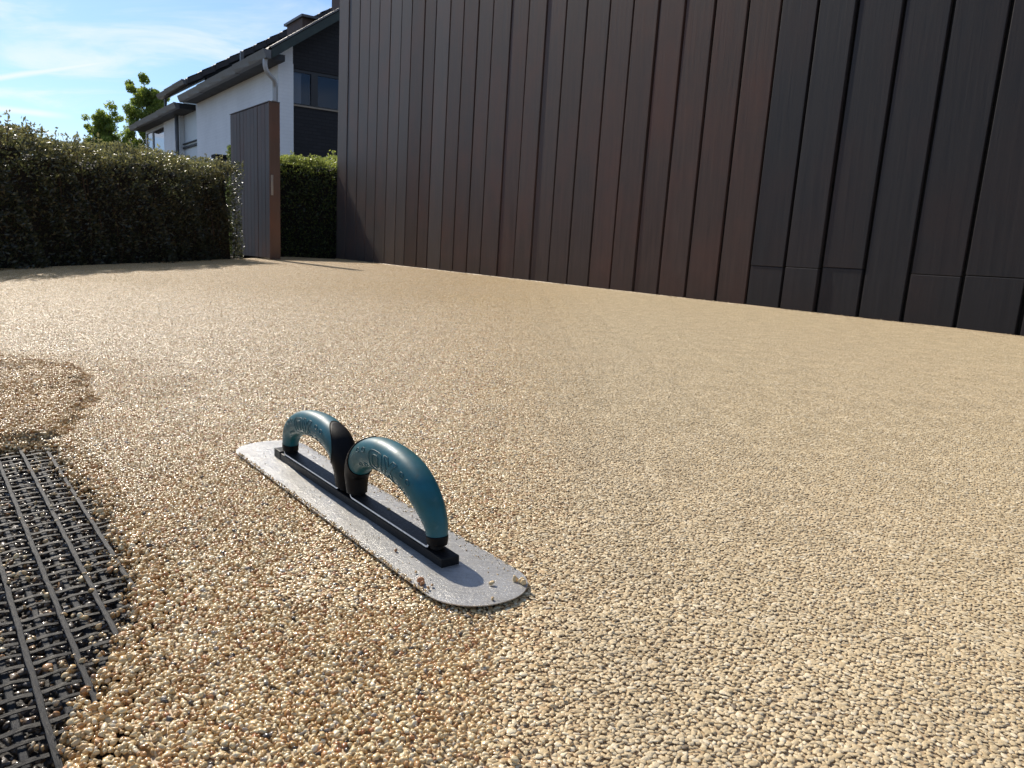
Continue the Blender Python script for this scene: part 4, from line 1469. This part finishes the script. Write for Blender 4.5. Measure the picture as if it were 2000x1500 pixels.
def make_brick(name, col, mortar, bs, rough=0.8, amt=0.12):
    m_, t, p = mat(name)
    tc = N_(t, "ShaderNodeTexCoord")
    sp = N_(t, "ShaderNodeSeparateXYZ"); lk(t, tc.outputs["Object"], sp.inputs[0])
    g = N_(t, "ShaderNodeNewGeometry")
    # run the courses along whichever way the wall faces
    u = math_(t, 'ADD', math_(t, 'MULTIPLY', sp.outputs[0], 0.9), math_(t, 'MULTIPLY', sp.outputs[1], 0.8))
    cb = N_(t, "ShaderNodeCombineXYZ"); lk(t, u, cb.inputs[0]); lk(t, sp.outputs[2], cb.inputs[1])
    b = N_(t, "ShaderNodeTexBrick"); lk(t, cb.outputs[0], b.inputs[0])
    b.inputs["Scale"].default_value = 1.0; b.inputs["Brick Width"].default_value = 0.22; b.inputs["Row Height"].default_value = 0.068; b.inputs["Mortar Size"].default_value = 0.009
    b.inputs["Color1"].default_value = (*col, 1); b.inputs["Color2"].default_value = (*[c * (1 - amt) for c in col], 1); b.inputs["Mortar"].default_value = (*mortar, 1)
    n = noise(t, 1.1, 5, 0.6, tc.outputs["Object"])
    hv = N_(t, "ShaderNodeHueSaturation"); lk(t, b.outputs[0], hv.inputs["Color"]); lk(t, mrange(t, n.outputs[0], 0.3, 0.7, 0.92, 1.05), hv.inputs["Value"])
    lk(t, hv.outputs[0], p.inputs["Base Color"]); p.inputs["Roughness"].default_value = rough
    lk(t, bump(t, b.outputs["Fac"], -bs, 0.008), p.inputs["Normal"])
    return m_


M_white = make_brick("white_painted_brick", (0.88, 0.88, 0.87), (0.84, 0.84, 0.83), 0.3, amt=0.02)
M_dbrick = make_brick("black_brick", (0.022, 0.021, 0.024), (0.012, 0.012, 0.013), 0.8, amt=0.3)
M_gutter = simple("weathered_zinc_gutter", (0.15, 0.145, 0.142), 0.55, metal=0.2, nscale=3, namt=0.3, bstr=0.3, bscale=20, bdist=0.01)
M_soffit = simple("dark_stained_soffit", (0.030, 0.030, 0.030), 0.7, nscale=4, namt=0.3)
M_verge = simple("mossy_dark_fascia", (0.035, 0.048, 0.042), 0.7, nscale=3, namt=0.4)
M_tile = simple("dark_roof_tile", (0.050, 0.044, 0.042), 0.65, nscale=5, namt=0.45, bstr=0.5, bscale=30, bdist=0.01)
M_chim = simple("brown_chimney_brick", (0.13, 0.085, 0.065), 0.85, nscale=6, namt=0.3)
M_pipe = simple("pale_pvc_pipe", (0.55, 0.55, 0.54), 0.45, nscale=4, namt=0.1)
M_frame = simple("dark_window_frame", (0.020, 0.018, 0.018), 0.45)
M_sill = simple("tan_window_sill", (0.33, 0.27, 0.20), 0.7)
M_curt = simple("pale_pinkish_curtain", (0.85, 0.78, 0.77), 0.9)
M_room = simple("dim_room", (0.05, 0.05, 0.055), 0.9)
M_panel = simple("pale_panel_door", (0.62, 0.66, 0.67), 0.5, nscale=2, namt=0.1)


def make_glass():
    m_, t, p = mat("window_glass")
    gl = N_(t, "ShaderNodeBsdfGlossy"); gl.inputs["Roughness"].default_value = 0.03; gl.inputs["Color"].default_value = (0.55, 0.55, 0.6, 1)
    tr = N_(t, "ShaderNodeBsdfTransparent"); tr.inputs[0].default_value = (0.65, 0.68, 0.70, 1)
    lw = N_(t, "ShaderNodeLayerWeight"); lw.inputs[0].default_value = 0.35
    mx = N_(t, "ShaderNodeMixShader"); lk(t, mrange(t, lw.outputs["Fresnel"], 0, 1, 0.02, 0.6), mx.inputs[0])
    lk(t, tr.outputs[0], mx.inputs[1]); lk(t, gl.outputs[0], mx.inputs[2])
    lk(t, mx.outputs[0], t.nodes["Material Output"].inputs[0])
    return m_


M_glass = make_glass()


def hb(s0, s1, t0, t1, z0, z1):
    """box in the house frame: s along the side wall (away), t across (to the right)"""
    return frame_box(V(0, 0, 0), HU, HV, EZ, s0, s1, t0, t1, z0, z1)


def house():
    root = empty("house", HP, "white painted brick house with dark gable, dark roof and grey gutters behind the hedge", "house")
    # --- side wall A and the pier that turns the corner
    MB().add(hb(0.0, 6.47, 0.0, 0.30, -0.06, 3.68)).build("side_wall", M_white, root)
    MB().add(hb(-0.0, 0.30, 0.302, 0.303, 0, 0.01))
    # pier: pentagon with raked head
    z_at = lambda t: 3.78 + 0.70 * (t + 0.08)
    def gable_slab(t0, t1, s0, s1, zb, drop):
        vs = []
        for s in (s0, s1):
            for (t, z) in ((t0, zb), (t1, zb), (t1, z_at(t1) - drop), (t0, z_at(t0) - drop)):
                vs.append(HU * s + HV * t + EZ * z)
        return vs, [(0, 1, 2, 3), (7, 6, 5, 4), (0, 4, 5, 1), (1, 5, 6, 2), (2, 6, 7, 3), (3, 7, 4, 0)]
    MB().add(gable_slab(-0.012, 0.285, -0.012, 0.29, -0.06, 0.0)).build("corner_pier", M_white, root)
    # dark gable: left as pieces round the window opening
    g = MB()
    g.add(gable_slab(0.287, 4.6, 0.06, 0.30, 3.62, 0.0))
    g.add(hb(0.06, 0.30, 0.287, 4.6, -0.06, 2.90))
    g.add(hb(0.06, 0.30, 2.30, 4.6, 2.902, 3.618))
    g.build("gable_wall", M_dbrick, root)
    # window in the gable: two lights
    w = MB().add(hb(0.085, 0.15, 0.288, 2.298, 3.56, 3.617)).add(hb(0.085, 0.15, 0.288, 2.298, 2.903, 2.955)).add(hb(0.085, 0.15, 0.288, 0.325, 2.957, 3.558)).add(hb(0.080, 0.155, 0.70, 0.84, 2.957, 3.558)) \
        .add(hb(0.085, 0.15, 2.25, 2.298, 2.957, 3.558)).build("window", M_frame, root)
    MB().add(hb(0.11, 0.116, 0.326, 0.699, 2.958, 3.557)).build("pane", M_glass, w)
    MB().add(hb(0.11, 0.116, 0.841, 2.249, 2.958, 3.557)).build("pane", M_glass, w)
    MB().add(hb(0.03, 0.10, 0.30, 2.31, 2.895, 2.925)).build("sill", M_sill, w)
    # curtain with folds
    vs = []; fs = []
    n = 40
    for i in range(n + 1):
        t = 0.33 + 0.19 * i / n
        s = 0.175 + 0.012 * math.sin(i * 1.25)
        for z in (2.93, 3.60): vs.append(HU * s + HV * t + EZ * z)
    for i in range(n): fs.append((2 * i, 2 * i + 2, 2 * i + 3, 2 * i + 1))
    obj("curtain", vs, fs, M_curt, w, smooth=True)
    MB().add(hb(0.9, 0.92, 0.30, 4.4, 2.5, 3.9)).add(hb(0.31, 0.9, 0.30, 4.4, 2.5, 2.52)).build("room_interior", M_room, w)
    # --- roof A
    def roof_slab(s0, s1, z0, tE, tR, slope, th):
        vs = []
        for s in (s0, s1):
            for (t, z) in ((tE, z0), (tR, z0 + slope * (tR - tE)), (tR, z0 + slope * (tR - tE) - th), (tE, z0 - th)):
                vs.append(HU * s + HV * t + EZ * z)
        return vs, [(0, 1, 2, 3), (7, 6, 5, 4), (0, 4, 5, 1), (1, 5, 6, 2), (2, 6, 7, 3), (3, 7, 4, 0)]
    SL = 0.70
    MB().add(roof_slab(-0.42, 6.40, 3.72, -0.30, 4.9, SL, 0.10)).build("soffit", M_soffit, root)
    # tiled surfaces with rolls running down the slope and stepped courses
    def tiles(s0, s1, z0, tE, tR, name, SL=0.70):
        roll = 0.24; course = 0.34
        ns = int((s1 - s0) / roll * 6); nt = int((tR - tE) / course)
        vs = []; fs = []
        for j in range(nt):
            for e in (0, 1):
                t = tE + (j + e) * course * (tR - tE) / (nt * course)
                lift = 0.035 if e == 0 else 0.005
                for i in range(ns + 1):
                    s = s0 + (s1 - s0) * i / ns
                    z = z0 + SL * (t - tE) + lift + 0.022 * (1 + math.cos(2 * math.pi * (s - s0) / roll))
                    vs.append(HU * s + HV * t + EZ * z)
        row = ns + 1
        for j in range(2 * nt - 1):
            for i in range(ns):
                a = j * row + i
                fs.append((a, a + 1, a + row + 1, a + row))
        o = obj(name, vs, fs, M_tile, root, smooth=False)
        o["kind"] = "stuff"
        return o
    tiles(-0.46, 6.45, 3.74, -0.33, 4.9, "roof_tiling")
    # verge: fascia board and thin capping along the gable
    def verge(s0, s1, tE, tR, zo, lo, hi, name, mtl):
        vs = []
        for s in (s0, s1):
            for (t, z) in ((tE, zo + lo), (tR, zo + lo + SL * (tR - tE)), (tR, zo + hi + SL * (tR - tE)), (tE, zo + hi)):
                vs.append(HU * s + HV * t + EZ * z)
        return obj(name, vs, [(0, 3, 2, 1), (4, 5, 6, 7), (0, 1, 5, 4), (1, 2, 6, 5), (2, 3, 7, 6), (3, 0, 4, 7)], mtl, root)
    verge(-0.455, -0.425, -0.28, 4.9, 3.62, 0.0, 0.175, "verge_board", M_verge)
    verge(-0.475, -0.40, -0.30, 4.9, 3.62, 0.178, 0.215, "verge_capping", M_gutter)
    # --- gutters: box gutters made of lapped lengths
    def gutter(s0, s1, t, z, h, mtl=M_gutter, parts=7, w=0.15):
        gt = MB()
        for k in range(parts):
            a = s0 + (s1 - s0) * k / parts; b = s0 + (s1 - s0) * (k + 1) / parts
            sag = 0.006 * math.sin(k * 2.1)
            # sloping outer face
            vs = []
            for s in (a, b + 0.01):
                g2 = 0.016 * (s - a) / (b - a)
                for (tt, zz) in ((t - 0.0 - g2, z), (t + w, z), (t + w, z - h), (t + 0.05, z - h), (t + 0.03 - g2, z - h * 0.55)):
                    vs.append(HU * s + HV * tt + EZ * (zz + sag))
            fs = [(0, 1, 2, 3, 4), (9, 8, 7, 6, 5)] + [(i, (i + 1) % 5 + 0, (i + 1) % 5 + 5, i + 5) for i in range(5)]
            gt.add((vs, [f if len(f) == 5 else (f[0], f[3], f[2], f[1]) for f in fs]))
            # bracket
            gt.add(hb(a - 0.004, a + 0.018, t - 0.008, t + 0.06, z - 0.005 + sag, z + 0.006 + sag))
        o = gt.build("gutter", mtl, root)
        fixn(o)
        return o
    gutter(-0.50, 6.46, -0.46, 3.755, 0.15)
    MB().add(hb(-0.40, 6.42, -0.312, -0.01, 3.615, 3.73)).build("eave_soffit", M_soffit, root)
    gutter(6.95, 13.5, -0.46, 3.66, 0.14, parts=6)
    # downpipe with its swan neck
    pz = [(-0.33, -0.37, 3.62), (-0.33, -0.37, 3.48), (-0.26, -0.30, 3.38), (-0.08, -0.12, 3.30), (0.04, -0.07, 3.21), (0.06, -0.06, 3.05), (0.06, -0.06, 0.0)]
    pts = [HU * a + HV * b_ + EZ * c for a, b_, c in pz]
    sm = [Vector(q) for q in catmull([p[:] for p in pts[:-1]], 24)] + [pts[-1]]
    MB().add(tube(sm, 0.045, 12)).build("downpipe", M_pipe, root, smooth=True)
    MB().add(hb(-0.0, 0.12, -0.115, -0.0, 2.55, 2.575)).build("pipe_clip", M_gutter, root)
    # --- raised roof B beyond
    MB().add(roof_slab(5.70, 8.70, 4.03, -0.36, 4.5, 0.64, 0.12)).build("raised_roof", M_soffit, root)
    tiles(5.66, 8.74, 4.05, -0.38, 4.5, "raised_roof_tiling", 0.64)
    gutter(5.72, 8.72, -0.52, 4.06, 0.11, parts=3)
    MB().add(roof_slab(5.72, 5.95, 4.236, 0.10, 4.5, 0.64, 0.66)).build("roof_cheek", M_soffit, root)
    # verge tiles of the raised roof: one piece each
    vt = None
    for k in range(15):
        t = -0.40 + k * 0.33
        z = 4.05 + 0.64 * (t + 0.38)
        vs, fs = [], []
        for s in (5.60, 5.76):
            for (dt, dz) in ((0, 0.03), (0.36, 0.03 + 0.64 * 0.36 - 0.03), (0.36, -0.10 + 0.64 * 0.36 - 0.03), (0, -0.10)):
                vs.append(HU * s + HV * (t + dt) + EZ * (z + dz + 0.02))
        fs = [(0, 1, 2, 3), (7, 6, 5, 4), (0, 4, 5, 1), (1, 5, 6, 2), (2, 6, 7, 3), (3, 7, 4, 0)]
        obj("tile", vs, fs, M_tile, root)
    # --- recess with panel door, wing C
    MB().add(hb(6.475, 8.30, 0.10, 0.30, -0.06, 4.0)).build("recess_wall", M_panel, root)
    MB().add(hb(6.475, 8.30, 0.05, 0.095, 2.60, 2.66)).add(hb(6.475, 8.30, 0.05, 0.095, 2.72, 2.75)).build("rail", M_soffit, root)
    MB().add(hb(8.32, 10.35, -0.02, 0.24, -0.06, 3.60)).build("wing_wall", M_white, root)
    MB().add(tube([HU * 8.28 + HV * -0.10 + EZ * 0, HU * 8.28 + HV * -0.10 + EZ * 3.5], 0.055, 10)).build("downpipe", M_gutter, root, smooth=True)
    wf = MB().add(hb(10.352, 13.2, -0.0, 0.07, 3.42, 3.55)).add(hb(10.352, 13.2, 0.0, 0.07, 2.2, 2.3)).add(hb(10.352, 10.45, 0.0, 0.07, 2.302, 3.418)).add(hb(12.1, 12.2, 0.0, 0.07, 2.302, 3.418)).add(hb(13.1, 13.2, 0.0, 0.07, 2.302, 3.418)).build("window", M_pipe, root)
    MB().add(hb(10.46, 12.09, 0.03, 0.036, 2.304, 3.416)).build("pane", M_glass, wf)
    MB().add(hb(12.21, 13.09, 0.03, 0.036, 2.304, 3.416)).build("pane", M_glass, wf)
    MB().add(hb(10.36, 13.2, 0.12, 0.13, 2.2, 3.5)).build("sky_reflection_sheet", M_curt, wf)  # added pale sheet, stands in for sky reflected in the panes
    MB().add(hb(10.352, 13.2, -0.01, 0.24, -0.06, 2.198)).build("wing_wall", M_white, root)
    MB().add(hb(6.95, 13.45, -0.312, 3.0, 3.52, 3.665)).build("wing_roof", M_soffit, root)
    # --- bits on the roof
    MB().add(hb(2.55, 2.62, 0.02, 0.09, 3.95, 4.30)).build("vent_pipe", M_gutter, root)
    MB().add(hb(8.30, 8.36, -0.40, -0.34, 3.66, 3.93)).build("roof_post", M_gutter, root)
    MB().add(hb(3.05, 4.10, 1.62, 2.15, 4.9, 5.42)).build("chimney", M_chim, root)
    MB().add(hb(2.95, 4.20, 1.57, 2.22, 5.422, 5.475)).build("chimney_cap", M_gutter, root)
    MB().add(hb(0.40, 1.1, 1.55, 2.1, 4.9, 5.95)).build("chimney", M_chim, root)
    # body that closes the far side
    MB().add(hb(0.31, 13.2, 4.45, 4.6, -0.06, 4.8)).add(hb(13.0, 13.2, 0.26, 4.4, -0.06, 3.5)).build("rear_wall", M_white, root)


house()


def garden_wall():
    o = V(-5.3, 12.55, 0)
    root = empty("garden_wall", o, "dark grey garden wall with black coping behind the hedge, left of the gate", "wall")
    M_gw = simple("dark_grey_render", (0.055, 0.055, 0.065), 0.8, nscale=4, namt=0.15)
    MB().add(frame_box(V(0, 0, 0), HV, HU, EZ, 0.45, 1.35, 0.0, 0.20, -0.05, 1.495)).build("wall_body", M_gw, root)
    MB().add(frame_box(V(0, 0, 0), HV, HU, EZ, 0.42, 1.40, -0.03, 0.23, 1.497, 1.545)).build("coping", M_void, root)


garden_wall()

# ------------------------------------------------------------------ TREES
M_tleaf = leaf_mat("fresh_green_tree_leaf", [(0, (0.10, 0.14, 0.032)), (0.5, (0.20, 0.25, 0.06)), (1, (0.32, 0.36, 0.10))], 0.55, 0.45)
M_bark = simple("grey_tree_bark", (0.10, 0.085, 0.07), 0.9, nscale=8, namt=0.4, bstr=0.8, bscale=30, bdist=0.02)


def tree(label, x, y, H, cw, seed, nleaf, size, group, low=0.35):
    r = np.random.default_rng(seed)
    root = empty("tree", (x, y, -0.05), label, "tree", group)
    tr = MB()
    tr.add(tube([V(0, 0, 0), V(0.05, 0.02, H * 0.3), V(-0.03, 0.05, H * 0.62), V(0.02, 0, H * 0.93)], [0.16, 0.12, 0.07, 0.015], 10))
    cl = []
    for k in range(70):
        u = (k + 0.5) / 70
        z = H * (low + (0.97 - low) * u)
        prof = cw * (0.55 + 0.45 * math.sin(min(1, u * 1.25) * math.pi * 0.72)) * (1 - u ** 2.6 * 0.75)
        an = k * 2.399 + r.uniform(-0.4, 0.4); rad = prof * r.uniform(0.45, 1.0)
        e = V(math.cos(an) * rad, math.sin(an) * rad, z + r.uniform(0, 0.25))
        s0 = V(0, 0, z * 0.82)
        mid = (s0 + e) / 2 + V(0, 0, -0.08)
        tr.add(tube([s0, mid, e], [0.04, 0.022, 0.008], 5))
        cl.append((e, r.uniform(0.24, 0.44) * (1 - 0.40 * u)))
        for _ in range(2):
            q = e + V(*(r.normal(0, 0.22, 3))) + V(0, 0, 0.12)
            tr.add(tube([mid, q], [0.014, 0.005], 4)); cl.append((q, r.uniform(0.14, 0.26)))
    # leader sprays
    for _ in range(8):
        q = V(r.normal(0, cw * 0.28), r.normal(0, cw * 0.28), H * r.uniform(0.88, 1.0))
        tr.add(tube([V(0, 0, H * 0.75), q], [0.02, 0.005], 4)); cl.append((q, 0.16))
    tr.build("trunk", M_bark, root, smooth=True)
    P = []; D = []; tone = []
    per = nleaf // len(cl)
    for c, rad in cl:
        n = int(per * r.uniform(0.6, 1.4))
        g = r.normal(0, 1, (n, 3)); g /= np.linalg.norm(g, axis=1)[:, None]
        g *= (r.random(n) ** 0.45 * rad)[:, None] * np.array([1, 1, 0.85])
        P.append(np.array(c[:]) + g); D.append(g + r.normal(0, 0.4, (n, 3)) + np.array([0, 0, -0.1]))
        tone.append(np.clip(r.normal(r.uniform(0.35, 0.7), 0.2, n), 0, 1))
    P = np.concatenate(P); D = np.concatenate(D); tone = np.concatenate(tone)
    Vv, T_ = leaves(P, D, size, seed + 2, widthf=0.6)
    o = np_mesh("crown", Vv, T_, M_tleaf, root, smooth=False, pattrs={"tone": np.repeat(tone, 5)})
    o["kind"] = "stuff"


tree("taller light green tree rising behind the low eave of the house", -15.0, 32.0, 5.75, 1.40, 51, 60000, 0.085, "trees behind the hedge", 0.15)
tree("shorter bushy tree left of the taller one, behind the hedge", -17.15, 32.6, 4.80, 0.95, 63, 34000, 0.085, "trees behind the hedge", 0.12)
